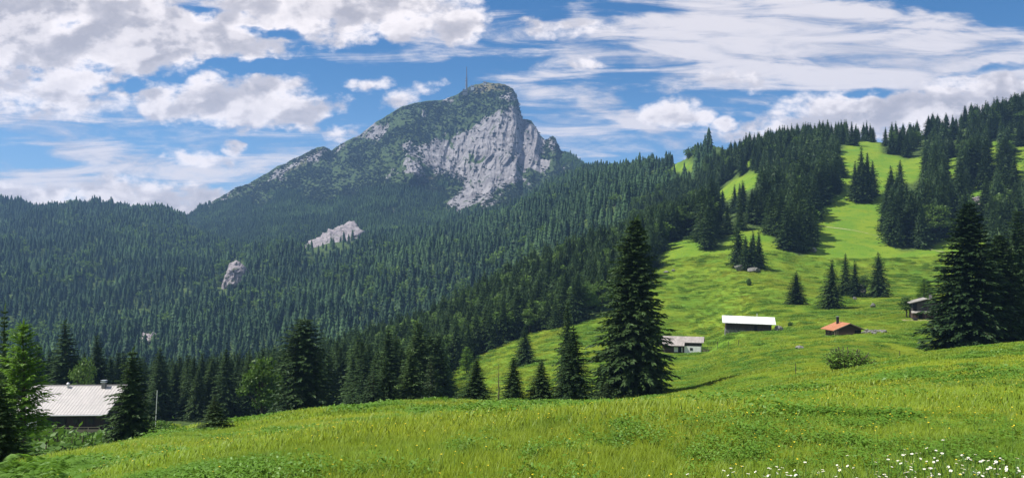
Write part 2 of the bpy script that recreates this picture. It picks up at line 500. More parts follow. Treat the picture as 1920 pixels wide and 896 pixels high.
def leafy(name, c1, c2, trans=0.35, rough=0.6, tint=0.0, vary=0.35, up=0.0, macro=0.0, gloss=0.035):
    m, N, out = mat(name)
    oi = N.n('ShaderNodeObjectInfo').outputs['Random']
    pos = N.n('ShaderNodeNewGeometry').outputs['Position']
    n = N.noise(pos, 0.9, 2, 0.5)
    rnd = N.n('ShaderNodeNewGeometry').outputs['Random Per Island']
    f = N.m('ADD', N.m('MULTIPLY', oi, 0.62), N.m('MULTIPLY', rnd, 0.38))
    col = N.mix(f, c1, c2)
    col = N.mix(N.ss(n, 0.35, 0.7, 0, vary), col, tuple(q * 0.55 for q in c1))
    if macro:
        g1 = N.noise(pos, 0.009, 4, 0.6, 0.6)
        g2 = N.noise(pos, 0.035, 3, 0.6, 0.4)
        col = N.mix(N.ss(g1, 0.48, 0.66, 0, macro), col, tuple(q * 1.5 for q in c2))
        col = N.mix(N.ss(g2, 0.52, 0.36, 0, macro), col, tuple(q * .7 for q in c1))
    if tint:
        tg = N.n('ShaderNodeGroup'); tg.node_tree = TINT
        col = N.mix(tint, col, tg.outputs[0])
    d = N.n('ShaderNodeBsdfDiffuse'); N.put(d.inputs['Color'], col)
    tr = N.n('ShaderNodeBsdfTranslucent'); N.put(tr.inputs['Color'], N.mix(0.5, col, (1, 1, 0.5), 'MULTIPLY'))
    if up:
        nrm = N.n('ShaderNodeNewGeometry').outputs['Normal']
        nn = N.v('NORMALIZE', N.v('ADD', N.v('MULTIPLY', nrm, (1 - up,) * 3), (0, 0, up)))
        N.t.links.new(nn, d.inputs['Normal'])
    mx = N.n('ShaderNodeMixShader'); mx.inputs[0].default_value = trans
    N.t.links.new(d.outputs[0], mx.inputs[1]); N.t.links.new(tr.outputs[0], mx.inputs[2])
    gl = N.n('ShaderNodeBsdfGlossy'); gl.inputs['Roughness'].default_value = 0.5
    gl.inputs['Color'].default_value = (0.5, 0.55, 0.5, 1)
    m2 = N.n('ShaderNodeMixShader'); m2.inputs[0].default_value = gloss
    N.t.links.new(mx.outputs[0], m2.inputs[1]); N.t.links.new(gl.outputs[0], m2.inputs[2])
    N.t.links.new(m2.outputs[0], out.inputs['Surface'])
    return m

def m_simple(name, c1, c2, scale=(1, 1, 1), rough=0.8, nscale=2.0, bump=0.02, metal=0.0, spec=0.3, coords='Object'):
    m, N, out = mat(name)
    tc = N.n('ShaderNodeTexCoord').outputs[coords]
    v = N.v('MULTIPLY', tc, scale)
    n = N.noise(v, nscale, 6, 0.62, 0.4)
    col = N.mix(N.ss(n, 0.3, 0.7), c1, c2)
    principled(N, out, col, rough, n, bump, 0.6, metal, spec)
    return m

def m_rock(name='limestone', attr=False):
    m, N, out = mat(name)
    pos = N.n('ShaderNodeNewGeometry').outputs['Position']
    n = N.noise(N.v('MULTIPLY', pos, (1, 1, 0.45)), 0.028, 9, 0.68, 0.8)
    n2 = N.noise(pos, 0.11, 6, 0.65)
    rock = N.mix(N.ss(n, 0.3, 0.7), (0.13, 0.124, 0.132), (0.285, 0.273, 0.282))
    crack = N.noise(N.v('MULTIPLY', pos, (1, .7, 0.16)), 0.032, 8, 0.68, 1.0)
    rock = N.mix(N.ss(crack, 0.47, 0.36, 0, 0.8), rock, (0.06, 0.06, 0.065))
    h = N.m('ADD', n, N.m('MULTIPLY', n2, 0.4))
    if attr:
        a = N.n('ShaderNodeAttribute', attribute_name='rock').outputs['Fac']
        k = N.m('ADD', a, N.m('MULTIPLY', N.m('SUBTRACT', N.noise(N.v('MULTIPLY', pos, (1.3, .6, .75)), 0.013, 7, 0.66, 0.9), 0.5), 2.9))
        f = N.ss(k, 0.40, 0.52)
        vg = N.mix(N.ss(n2, 0.35, 0.65), (0.030, 0.052, 0.020), (0.062, 0.092, 0.030))
        br = N.n('ShaderNodeAttribute', attribute_name='turf').outputs['Fac']
        vg = N.mix(br, vg, (0.17, 0.14, 0.075))
        col = N.mix(f, vg, rock)
        principled(N, out, col, 0.95, h, 9.0, 0.8, spec=0.1)
    else:
        nn = N.noise(N.n('ShaderNodeTexCoord').outputs['Object'], 1.4, 7, 0.7)
        col = N.mix(N.ss(nn, 0.3, 0.7), (0.11, 0.105, 0.10), (0.26, 0.25, 0.24))
        ms = N.noise(N.n('ShaderNodeTexCoord').outputs['Object'], 0.9, 5, 0.65)
        col = N.mix(N.ss(ms, 0.50, 0.60, 0, .8), col, (0.06, 0.085, 0.025))
        principled(N, out, col, 0.95, nn, 0.15, 0.8, spec=0.1)
    return m

def m_crag():
    m, N, out = mat('crag_rock')
    pos = N.n('ShaderNodeNewGeometry').outputs['Position']
    n = N.noise(pos, 0.10, 8, 0.7, 0.6)
    crack = N.noise(N.v('MULTIPLY', pos, (1, 1, 0.5)), 0.22, 6, 0.7, 1.0)
    rock = N.mix(N.ss(n, 0.3, 0.7), (0.19, 0.17, 0.18), (0.37, 0.33, 0.34))
    rock = N.mix(N.ss(crack, 0.44, 0.34, 0, 0.8), rock, (0.09, 0.09, 0.085))
    rock = N.mix(N.ss(N.noise(pos, 0.16, 6, 0.65), 0.56, 0.64, 0, 0.9), rock, (0.05, 0.075, 0.025))
    principled(N, out, rock, 0.95, n, 4.0, 0.9, spec=0.1)
    return m

def m_boards(name, c1, c2, board=0.18, axis=0, rough=0.85):
    """weathered timber boards; axis 0 = vertical boards (split along x and y), 2 = horizontal"""
    m, N, out = mat(name)
    tc = N.n('ShaderNodeTexCoord').outputs['Object']
    x, y, z = N.sep(tc)
    c = z if axis == 2 else N.m('ADD', x, y)
    cell = N.m('FLOOR', N.m('DIVIDE', c, board))
    fr = N.m('FRACT', N.m('DIVIDE', c, board))
    wn = N.n('ShaderNodeTexWhiteNoise', noise_dimensions='1D'); N.put(wn.inputs['W'], cell)
    st = (6, 6, 0.6) if axis != 2 else (0.6, 0.6, 6)
    n = N.noise(N.v('MULTIPLY', tc, st), 1.2, 6, 0.65, 0.5)
    f = N.m('ADD', N.m('MULTIPLY', wn.outputs['Value'], 0.55), N.m('MULTIPLY', n, 0.45))
    col = N.mix(f, c1, c2)
    gap = N.ss(N.m('ABSOLUTE', N.m('SUBTRACT', fr, 0.5)), 0.40, 0.48)
    col = N.mix(gap, col, tuple(q * 0.3 for q in c1))
    h = N.m('SUBTRACT', N.m('MULTIPLY', n, 0.3), gap)
    principled(N, out, col, rough, h, 0.02, 0.7, spec=0.2)
    return m

def m_roof(name, c1, c2, seam=0.0, rough=0.5, metal=0.0, dirt=0.3):
    m, N, out = mat(name)
    tc = N.n('ShaderNodeTexCoord').outputs['Object']
    x, y, z = N.sep(tc)
    n = N.noise(N.v('MULTIPLY', tc, (1.2, 0.35, 1)), 0.9, 7, 0.65, 0.5)
    col = N.mix(N.ss(n, 0.35, 0.7), c1, c2)
    st = N.noise(N.v('MULTIPLY', tc, (5, 0.5, 0.5)), 1.0, 4, 0.6)
    col = N.mix(N.ss(st, 0.5, 0.75, 0, dirt), col, tuple(q * 0.6 for q in c2))
    h = n
    if seam:
        fr = N.m('FRACT', N.m('DIVIDE', x, seam))
        ln = N.ss(N.m('ABSOLUTE', N.m('SUBTRACT', fr, 0.5)), 0.40, 0.47)
        fy = N.m('FRACT', N.m('DIVIDE', y, seam * 1.6))
        ly = N.ss(N.m('ABSOLUTE', N.m('SUBTRACT', fy, 0.5)), 0.46, 0.485)
        col = N.mix(N.m('MULTIPLY', N.m('MAXIMUM', ln, ly), 0.35), col, tuple(q * 0.45 for q in c2))
        h = N.m('MAXIMUM', ln, ly)
    principled(N, out, col, rough, h, 0.03, 0.5, metal, 0.4)
    return m

def m_flat(name, c, rough=0.7, metal=0.0):
    m, N, out = mat(name)
    n = N.noise(N.n('ShaderNodeTexCoord').outputs['Object'], 6.0, 4, 0.6)
    col = N.mix(N.ss(n, 0.3, 0.7, 0, 0.35), c, tuple(q * 0.7 for q in c))
    principled(N, out, col, rough, n, 0.005, 0.4, metal)
    return m

M = dict(
 ground=m_ground(),
 mountain=m_rock('mountain_rock', True),
 crag=m_crag(),
 stone=m_rock('boulder_stone', False),
 spruce=leafy('spruce_needles', (0.026, 0.056, 0.021), (0.078, 0.130, 0.038), 0.18, macro=.30, gloss=.02),
 young=leafy('young_spruce_needles', (0.035, 0.070, 0.026), (0.070, 0.115, 0.040), 0.22),
 forest=leafy('forest_needles', (0.011, 0.032, 0.015), (0.042, 0.080, 0.029), 0.05, vary=.6, macro=.7, gloss=.01),
 larch=leafy('larch_needles', (0.11, 0.23, 0.022), (0.19, 0.33, 0.035), 0.45),
 broad=leafy('broad_leaves', (0.07, 0.14, 0.022), (0.14, 0.23, 0.040), 0.40),
 beech=leafy('beech_leaves', (0.075, 0.14, 0.028), (0.14, 0.23, 0.045), 0.3, gloss=.01),
 bright_bush=leafy('young_leaves', (0.13, 0.24, 0.032), (0.21, 0.34, 0.048), 0.4, up=.6, vary=.15),
 bush=leafy('bush_leaves', (0.06, 0.13, 0.022), (0.12, 0.22, 0.035), 0.35, up=.35),
 pine=leafy('dwarf_pine', (0.020, 0.040, 0.020), (0.042, 0.068, 0.026), 0.05),
 fern=leafy('fern_fronds', (0.10, 0.22, 0.025), (0.16, 0.30, 0.04), 0.45),
 grass=leafy('grass_blades', (0.13, 0.22, 0.018), (0.26, 0.32, 0.03), 0.30, tint=0.72, vary=0.2, up=0.85),
 herb=leafy('herb_leaves', (0.085, 0.19, 0.020), (0.15, 0.28, 0.030), 0.30, vary=0.2, up=0.5),
 petal=m_flat('daisy_petals', (0.82, 0.80, 0.76)),
 yolk=m_flat('flower_yellow', (0.80, 0.62, 0.03)),
 stem=m_flat('flower_stem', (0.09, 0.17, 0.03)),
 bark=m_simple('bark', (0.045, 0.036, 0.028), (0.12, 0.095, 0.072), (4, 4, 0.7), 0.95, 2.0, 0.05),
 deadwood=m_simple('dead_wood', (0.10, 0.085, 0.06), (0.20, 0.17, 0.12), (4, 4, 0.7), 0.95, 2.0, 0.03),
 dirt=m_simple('bare_soil', (0.24, 0.19, 0.11), (0.38, 0.31, 0.19), (1, 1, 1), 0.95, 0.9, 0.08),
 track=m_simple('trodden_track', (0.26, 0.30, 0.12), (0.38, 0.37, 0.20), (1, 1, 1), 0.95, 0.7, 0.05),
)

# ------------------------------------------------------------------ terrain
def build_terrain():
    rows = np.concatenate([np.arange(-22, 5, 1.2), np.geomspace(5, 3400, 900)])
    v = np.linspace(-1.0, 1.0, 660)
    Yg = np.repeat(rows[:, None], len(v), 1)
    Xg = (Yg + 25) * v[None, :]
    Z = H(Xg, Yg)
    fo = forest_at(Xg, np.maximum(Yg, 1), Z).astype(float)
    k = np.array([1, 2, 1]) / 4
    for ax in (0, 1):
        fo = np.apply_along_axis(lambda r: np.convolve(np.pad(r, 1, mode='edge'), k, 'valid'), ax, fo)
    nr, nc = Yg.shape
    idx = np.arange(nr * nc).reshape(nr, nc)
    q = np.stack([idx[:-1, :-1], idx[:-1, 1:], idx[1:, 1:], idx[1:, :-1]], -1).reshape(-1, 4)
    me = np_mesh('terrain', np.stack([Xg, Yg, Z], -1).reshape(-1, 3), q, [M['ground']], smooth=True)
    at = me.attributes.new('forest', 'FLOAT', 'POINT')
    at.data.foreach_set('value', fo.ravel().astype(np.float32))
    o = link('terrain', me)
    tag(o, 'rolling alpine meadow and hill slopes running up to wooded ridges', 'terrain', kind='structure')
build_terrain()

# ------------------------------------------------------------------ the rocky mountain
RIDGE = [(230,450),(300,432),(345,415),(362,399),(375,388),(392,383),(400,376),(420,365),(442,352),(470,343),(500,325),(520,312),(548,300),(575,285),(595,276),(607,274),(615,277),(622,282),(630,277),(650,265),(674,254),(690,240),(703,229),(730,215),(750,202),(768,195),(795,190),(834,187),(850,180),(868,171),(880,163),(892,158),(915,155),(946,158),(961,166),(969,180),(973,200),(980,223),(996,227),(1007,241),(1013,254),(1023,263),(1030,260),(1036,256),(1042,262),(1050,280),(1062,287),(1077,296),(1100,312),(1140,330),(1220,360)]
def zoomed(*pts):
    return [(360 + a / 2.595, 110 + b / 2.595) for a, b in pts]
ROCKS = [
 (zoomed((1545,175),(1580,185),(1602,260),(1690,330),(1730,400),(1700,470),(1750,510),(1700,570),(1640,560),(1640,615),(1560,610),(1500,640),(1440,720),(1290,765),(1210,700),(1290,660),(1330,590),(1200,560),(1130,520),(1100,430),(1200,380),(1290,350),(1360,340),(1420,290),(1490,250),(1560,215)), .75),
 (zoomed((1020,490),(1060,410),(1110,480),(1130,570),(1080,590),(1020,560)), .75),
 (zoomed((815,385),(890,315),(950,330),(960,370),(880,400),(820,402)), .8),
 (zoomed((-20,750),(130,680),(300,590),(420,520),(640,427),(670,455),(600,500),(520,560),(400,590),(260,660),(90,740),(0,780)), .60),
 (zoomed((1025,415),(1060,400),(1075,440),(1040,465)), .8),
 (zoomed((960,455),(985,435),(990,475)), .7),
 (zoomed((680,445),(800,380),(815,400),(720,445)), .7),
 (zoomed((1505,185),(1570,150),(1575,200),(1520,200)), .7),
 (zoomed((1110,260),(1130,250),(1130,285),(1110,285)), .7), (zoomed((1240,205),(1265,200),(1260,220)), .7), (zoomed((1380,150),(1420,140),(1410,165)), .7),
 (zoomed((930,560),(960,555),(950,580)), .6), (zoomed((540,590),(570,585),(560,605)), .6), (zoomed((1690,330),(1760,380),(1790,440),(1740,470)), .55),
 (zoomed((1380,745),(1440,710),(1490,640),(1540,640),(1480,720),(1400,770)), .8),
]
TURF = [(zoomed((1350,150),(1420,118),(1530,125),(1560,160),(1480,150),(1390,170)), .8), (zoomed((1090,625),(1160,570),(1180,580),(1120,630)), .55), (zoomed((560,470),(640,430),(650,450),(540,520),(440,560)), .4)]
MNT = {}
def build_mountain():
    cols = np.arange(232, 1216, 1.0)
    nt = 520
    rx = np.array([p[0] for p in RIDGE], float); ry = np.array([p[1] for p in RIDGE], float)
    yr = np.interp(cols, rx, ry)
    yr = yr + 2.2 * fbm(cols / 14, cols * 0, 41, 3) * np.interp(cols, [230, 420, 960, 1060, 1200], [1, 1, .8, 1.6, 1])
    Yr = np.interp(cols, [230, 365, 600, 900, 970, 1050, 1100, 1220], [2350, 2500, 2680, 2600, 2540, 2380, 2150, 1900])
    yb = np.interp(cols, [230, 400, 600, 800, 950, 1100, 1220], [500, 500, 492, 472, 440, 392, 390])
    Yb = np.interp(cols, [230, 400, 600, 800, 950, 1100, 1220], [1480, 1450, 1400, 1350, 1300, 1250, 1150])
    t = np.linspace(0, 1, nt)
    X2, T2 = np.meshgrid(cols, t)
    y = yb + (yr - yb) * T2
    cliff = np.interp(cols, [230, 700, 800, 900, 1060, 1220], [0, 0, .5, 1, 1, .2])
    g1 = T2 ** 0.9
    g2 = np.interp(T2, [0, .30, .45, 1], [0, .55, .70, 1])
    D = Yb + (Yr - Yb) * (g1 * (1 - cliff) + g2 * cliff)
    rock = np.zeros(X2.shape)
    for poly, wgt in ROCKS:
        sd = polydist(X2, y, poly)
        rock = np.maximum(rock, wgt * np.clip(0.5 + sd / 22, 0, 1))
    turf = np.zeros(X2.shape)
    for poly, wgt in TURF:
        turf = np.maximum(turf, wgt * np.clip(0.5 + polydist(X2, y, poly) / 8, 0, 1))
    # crags: relief measured along the sight line, metres
    wx = X2 + 14 * fbm(X2 / 40, y / 40, 71, 3)
    ribs = ridged(wx / 60 + y / 170, y / 210, 51, 3, .5) + .35 * ridged(wx / 19 + y / 90, y / 130, 57, 3, .5)
    fine = ridged(wx / 9 - y / 60, y / 60, 61, 3, .55) + .8 * vnoise(wx / 60 + y / 30, y / 7 - wx / 40, 63)
    finer = ridged(wx / 6 + y / 30, y / 11, 66, 4, .65) - .25 * np.abs(fbm(wx / 3.2, y / 4, 68, 2))
    gul = fbm(X2 / 75 + y / 140, y / 170, 55, 4)
    end = np.clip((1 - T2) / 0.05, 0.15, 1) * np.clip(T2 / .12, 0, 1)
    D = D - end * (rock * (84 * ribs + 13 * fine + 5 * finer) + (1 - rock) * (70 * gul + 26 * ribs + 8 * fine) + 60 * np.clip(fbm(X2 / 130, y / 140, 91, 2), -1, 1))
    px, pz = (X2 - CX) / F * D, (HY - y) / F * D
    # back side
    bk = [(pxr, Dr, pzr) for pxr, Dr, pzr in [(px[-1] * 1.0, D[-1] + 60, pz[-1] - 60), (px[-1] * 1.0, D[-1] + 700, pz[-1] * 0 - 80)]]
    P = np.stack([np.vstack([px, bk[0][0][None], bk[1][0][None]]), np.vstack([D, bk[0][1][None], bk[1][1][None]]), np.vstack([pz, bk[0][2][None], bk[1][2][None]])], -1)
    nr, nc = P.shape[:2]
    idx = np.arange(nr * nc).reshape(nr, nc)
    q = np.stack([idx[:-1, :-1], idx[:-1, 1:], idx[1:, 1:], idx[1:, :-1]], -1).reshape(-1, 4)
    me = np_mesh('mountain', P.reshape(-1, 3), q, [M['mountain']], smooth=False)
    for nm, arr in (('rock', rock), ('turf', turf)):
        a = me.attributes.new(nm, 'FLOAT', 'POINT')
        a.data.foreach_set('value', np.vstack([arr, arr[-1:], arr[-1:] * 0]).ravel().astype(np.float32))
    o = link('mountain', me)
    tag(o, 'rocky mountain with pale limestone face and dark scrub slopes', 'mountain', kind='structure')
    MNT.update(x=X2, y=y, t=T2, P=P[:-2], rock=rock)
build_mountain()

# ------------------------------------------------------------------ plants: mesh builders
def kites(base, dirv, length, width, nrm, droop=0.0):
    """leaf-shaped quads; returns verts (4n,3), quads (n,4)"""
    n = len(base)
    side = np.cross(dirv, nrm)
    side /= np.maximum(np.linalg.norm(side, axis=1, keepdims=True), 1e-6)
    L = length[:, None]; W = width[:, None]
    mid = base + dirv * L * 0.42
    tip = base + dirv * L
    tip[:, 2] -= droop * length
    v = np.stack([base, mid + side * W / 2, tip, mid - side * W / 2], 1).reshape(-1, 3)
    f = np.arange(4 * n).reshape(n, 4)
    return v, f

def rod_np(p0, p1, r0, r1, k=3):
    """tapered rods (n); returns verts, quads"""
    n = len(p0)
    d = p1 - p0
    d = d / np.maximum(np.linalg.norm(d, axis=1, keepdims=True), 1e-6)
    ref = np.where(np.abs(d[:, 2:3]) > 0.9, np.array([[1., 0, 0]]), np.array([[0, 0, 1.]]))
    a = np.cross(d, ref); a /= np.linalg.norm(a, axis=1, keepdims=True)
    b = np.cross(d, a)
    vs = []
    for i in range(k):
        ang = 2 * math.pi * i / k
        o = a * math.cos(ang) + b * math.sin(ang)
        vs.append(p0 + o * r0[:, None]); vs.append(p1 + o * r1[:, None])
    v = np.stack(vs, 1).reshape(-1, 3)
    base = np.arange(n)[:, None] * 2 * k
    f = []
    for i in range(k):
        j = (i + 1) % k
        f.append(np.concatenate([base + 2 * i, base + 2 * j, base + 2 * j + 1, base + 2 * i + 1], 1))
    return v, np.concatenate(f)

def trunk_np(h, r, rng, k=8, seg=6, lean=0.0):
    zs = np.linspace(-0.05 * h, h, seg + 1)
    cx = lean * np.linspace(0, 1, seg + 1) ** 2 * h + 0.004 * h * rng.standard_normal(seg + 1)
    cy = 0.004 * h * rng.standard_normal(seg + 1)
    rr = r * np.clip(1 - np.linspace(0, 1, seg + 1), 0.03, 1) ** 0.8
    rr[0] *= 1.25
    v = []
    for i in range(seg + 1):
        for j in range(k):
            a = 2 * math.pi * j / k
            v.append((cx[i] + rr[i] * math.cos(a), cy[i] + rr[i] * math.sin(a), zs[i]))
    f = [(i * k + j, i * k + (j + 1) % k, (i + 1) * k + (j + 1) % k, (i + 1) * k + j) for i in range(seg) for j in range(k)]
    return np.array(v), np.array(f)

def merge(parts):
    vs, fs, off = [], [], 0
    for v, f in parts:
        vs.append(v); fs.append(f + off); off += len(v)
    return np.concatenate(vs), np.concatenate(fs)

def skirts(seed, h, r, levels, pts, shape=.7):
    """simple conifer of overlapping jagged skirts, for trees far away"""
    rng = np.random.default_rng(seed)
    v, f = [], []
    for i in range(levels):
        z0 = h * (.04 + .9 * i / levels)
        rad = r * (1 - i / levels) ** shape * rng.uniform(.85, 1.12) + .03 * r
        a0 = rng.uniform(0, 6.28); b = len(v)
        top = z0 + h * (1.75 / levels) * rng.uniform(.9, 1.1)
        v.append((rng.normal(0, .02 * r), rng.normal(0, .02 * r), min(top, h)))
        n = pts * 2
        for k in range(n):
            q = rad * (rng.uniform(.85, 1.2) if k % 2 == 0 else rng.uniform(.5, .72))
            a = a0 + 2 * math.pi * k / n + rng.uniform(-.12, .12)
            v.append((q * math.cos(a), q * math.sin(a), z0 + (rng.uniform(-.02, .03) if k % 2 == 0 else rng.uniform(.02, .06)) * h))
        for k in range(n):
            f.append((b, b + 1 + k, b + 1 + (k + 1) % n, b + 1 + (k + 1) % n))
    f = np.array(f)[:, :3]
    return np.array(v), f

def conifer(seed, h, r, levels, nbr, nsp, bare=0.03, shape=0.85, spray=0.24, ratio=0.34, gap=0.0, ragged=0.22, up=0.25, droop=0.55, limbs=False, round_top=0.0, core=0.0):
    """returns crown (v,f), wood (v,f)"""
    rng = np.random.default_rng(seed)
    zrel = bare + (1 - bare) * (np.arange(levels) + rng.uniform(-.35, .35, levels)) / levels
    zrel = np.clip(zrel, bare, .99)
    side_bias = rng.uniform(0, 2 * math.pi)
    B, A, L, Zr = [], [], [], []
    for z in zrel:
        prof = (1 - z) ** shape
        if round_top: prof = max(prof, 0) * (1 - round_top) + round_top * math.sqrt(max(0, 1 - z ** 3)) * 0.8
        low = min(1.0, 0.62 + (z - bare) * 5)
        nb = max(4, int(round(nbr * (0.55 + 0.45 * prof))))
        a0 = rng.uniform(0, 2 * math.pi)
        lev = rng.uniform(1 - ragged * .6, 1 + ragged * .4)
        for b in range(nb):
            if rng.random() < gap: continue
            a = a0 + 2 * math.pi * b / nb + rng.uniform(-.3, .3)
            l = r * (prof * low * lev * rng.uniform(1 - ragged, 1 + ragged) * (1 + 0.10 * math.cos(a - side_bias)) + 0.012)
            B.append(z); A.append(a); L.append(max(l, 0.02 * h))
    B = np.array(B); A = np.array(A); L = np.array(L)
    n = len(B)
    ca, sa = np.cos(A), np.sin(A)
    upb = up * (0.3 + 1.2 * B) * rng.uniform(.7, 1.3, n)
    drb = droop * (1.1 - B) * rng.uniform(.7, 1.3, n)
    def pt(s):
        rad = L * s
        return np.stack([ca * rad, sa * rad, B * h + L * (upb * s - drb * s * s)], 1)
    vs = []
    for k in range(nsp):
        s = 0.18 + 0.82 * ((k + rng.uniform(0, 1, n)) / nsp)
        p = pt(s)
        sgn = np.where(rng.random(n) < .5, -1.0, 1.0)
        da = sgn * rng.uniform(.2, 1.35, n)
        da = np.where(s > .86, da * .35, da)
        hang = rng.uniform(-.70, .15, n) - 0.18 * (1 - B)
        d = np.stack([np.cos(A + da), np.sin(A + da), hang + 0.5 * upb], 1)
        d /= np.linalg.norm(d, axis=1, keepdims=True)
        nr = np.stack([rng.normal(0, .55, n), rng.normal(0, .55, n), np.ones(n)], 1)
        ln = np.minimum(spray * L * rng.uniform(.7, 1.35, n) * (1.15 - .45 * s) + 0.010 * h, 0.07 * h)
        vs.append(kites(p, d, ln, ln * ratio * rng.uniform(.7, 1.3, n), nr, 0.12))
    # leader
    top = np.array([[0, 0, h * (0.94 + .012 * i)] for i in range(5)])
    ang = rng.uniform(0, 6.28, 5)
    d = np.stack([np.cos(ang) * .35, np.sin(ang) * .35, np.ones(5)], 1)
    vs.append(kites(top, d / np.linalg.norm(d, axis=1, keepdims=True), np.full(5, .05 * h), np.full(5, .012 * h), rng.normal(0, 1, (5, 3))))
    crown = merge(vs)
    if core:
        cv, cf = skirts(seed + 7, h * .96, r * core, max(8, levels // 3), 9, shape)
        cf = np.concatenate([cf, cf[:, 2:3]], 1)       # keep quads: the last corner doubled is split off below
        tri = cf[:, :3]
        v4 = np.stack([cv[tri[:, 0]], cv[tri[:, 1]], (cv[tri[:, 1]] + cv[tri[:, 2]]) / 2, cv[tri[:, 2]]], 1).reshape(-1, 3)
        crown = merge([crown, (v4, np.arange(len(v4)).reshape(-1, 4))])
    wood = [trunk_np(h * .97, 0.012 * h + 0.05, rng)]
    if limbs:
        p0 = pt(np.full(n, 0.0)); p1 = pt(np.full(n, .5)); p2 = pt(np.full(n, .95))
        w = 0.012 * L + .01
        wood.append(rod_np(p0, p1, w, w * .6)); wood.append(rod_np(p1, p2, w * .6, w * .2))
    return crown, merge(wood)

def broadleaf(seed, h, r, nclump, nleaf, leaf, trunk_h=0.25, spread=0.5):
    rng = np.random.default_rng(seed)
    cen = []
    while len(cen) < nclump:
        p = rng.uniform(-1, 1, 3)
        if .25 < np.linalg.norm(p) < 1: cen.append(p)
    cen = np.array(cen)
    zc = h * (trunk_h + (1 - trunk_h) * .5); zr = h * (1 - trunk_h) * .5
    cen = cen * np.array([r * .78, r * .78, zr * .82]) + np.array([0, 0, zc])
    cr = rng.uniform(.22, .42, nclump) * r
    vs = []
    for c, q in zip(cen, cr):
        d = rng.normal(0, 1, (nleaf, 3)); d /= np.linalg.norm(d, axis=1, keepdims=True)
        d[:, 2] = np.abs(d[:, 2]) * rng.choice([1, 1, 1, -.6], nleaf)
        p = c + d * q * rng.uniform(.55, 1.1, (nleaf, 1)) * np.array([1.15, 1.15, .75])
        dr = rng.normal(0, 1, (nleaf, 3)) + d * .8; dr[:, 2] -= .35
        dr /= np.linalg.norm(dr, axis=1, keepdims=True)
        ln = leaf * rng.uniform(.6, 1.4, nleaf)
        vs.append(kites(p, dr, ln, ln * rng.uniform(.5, .8, nleaf), rng.normal(0, .6, (nleaf, 3)) + d))
    crown = merge(vs)
    wood = [trunk_np(h * .75, 0.018 * h + .03, rng)]
    p0 = np.repeat(np.array([[0, 0, 1.]]), nclump, 0) * (h * rng.uniform(trunk_h * .8, .5, nclump))[:, None]
    wood.append(rod_np(p0, cen, np.full(nclump, .008 * h), np.full(nclump, .003 * h)))
    return crown, merge(wood)

def shrub(seed, h, r, nstem, nleaf, leaf):
    rng = np.random.default_rng(seed)
    a = rng.uniform(0, 2 * math.pi, nstem); rad = r * np.sqrt(rng.uniform(0, 1, nstem)) * .85
    hh = h * np.sqrt(np.clip(1 - (rad / r) ** 2, .08, 1)) * rng.uniform(.75, 1.1, nstem)
    p0 = np.stack([np.cos(a) * rad * .35, np.sin(a) * rad * .35, np.full(nstem, -.1)], 1)
    p1 = np.stack([np.cos(a) * rad, np.sin(a) * rad, hh], 1)
    wood = rod_np(p0, p1, np.full(nstem, .02), np.full(nstem, .006))
    s = rng.uniform(.15, 1, (nstem, nleaf))
    p = (p0[:, None] + (p1 - p0)[:, None] * s[..., None]).reshape(-1, 3) + rng.normal(0, .06 * r + leaf * .3, (nstem * nleaf, 3))
    p[:, 2] = np.maximum(p[:, 2], .02)
    d = rng.normal(0, 1, p.shape); d[:, 2] += .15
    d /= np.linalg.norm(d, axis=1, keepdims=True)
    ln = leaf * rng.uniform(.6, 1.4, len(p))
    return kites(p, d, ln, ln * rng.uniform(.35, .6, len(p)), rng.normal(0, 1, p.shape)), wood

MESH = {}
def plant_meshes(key, cw, crown_mat, wood_mat='bark'):
    (cv, cf), (wv, wf) = cw
    MESH[key] = (np_mesh('crown', cv, cf, [M[crown_mat]]), np_mesh('trunk', wv, wf, [M[wood_mat]]))

def tree(name, key, X, Y, height, width, label, cat, group=None, rz=None, z=None, kids=('crown', 'trunk')):
    """a tree as an Empty at its foot with crown and trunk; the stored mesh is 1 unit high and 1 unit wide"""
    if z is None: z = hz(X, Y)
    r = empty(name, (X, Y, z - 0.02 * height), random.uniform(0, 6.28) if rz is None else rz)
    r.scale = (width, width, height)
    tag(r, label, cat, group)
    for nm, me in zip(kids, MESH[key]):
        link(nm, me, r)
    return r

# stored at height 1 and crown diameter 1
def unit(cw, h, w):
    out = []
    cv = cw[0][0]
    w = 2 * np.percentile(np.hypot(cv[:, 0], cv[:, 1]), 96)
    h = cv[:, 2].max()
    for v, f in cw:
        out.append((v * np.array([1 / w, 1 / w, 1 / h]), f))
    return out

for i in range(2):
    plant_meshes('hero%d' % i, unit(conifer(100 + i, 28, 5.2, 86, 16, 44, bare=.015, shape=.64, spray=.105, ratio=.40, ragged=.34, droop=.34, limbs=True, core=.60), 28, 10.4), 'spruce')
for i in range(5):
    plant_meshes('near%d' % i, unit(conifer(120 + i, 18, 3.4, 48, 12, 28, bare=.02, shape=.72 + .06 * i, spray=.16, ratio=.34, ragged=.30, droop=.45, limbs=True, core=.60), 18, 6.8), 'spruce')
for i in range(3):
    plant_meshes('young%d' % i, unit(conifer(140 + i, 8, 2.0, 30, 11, 24, bare=.02, shape=.85, spray=.26, ratio=.26, ragged=.25, gap=.05, droop=.4, limbs=True), 8, 4.0), 'young')
for i in range(6):
    plant_meshes('mid%d' % i, unit(conifer(160 + i, 22, 3.6, 34, 11, 16, bare=.04, shape=.62 + .07 * i, spray=.24, ratio=.40, ragged=.32, droop=.45, core=.72), 22, 7.2), 'spruce')
for i in range(2):
    plant_meshes('larch%d' % i, unit(conifer(180 + i, 14, 3.2, 42, 10, 30, bare=.20, shape=.52, spray=.17, ratio=.24, ragged=.35, gap=.08, up=.45, droop=.45, limbs=True), 14, 6.4), 'larch')
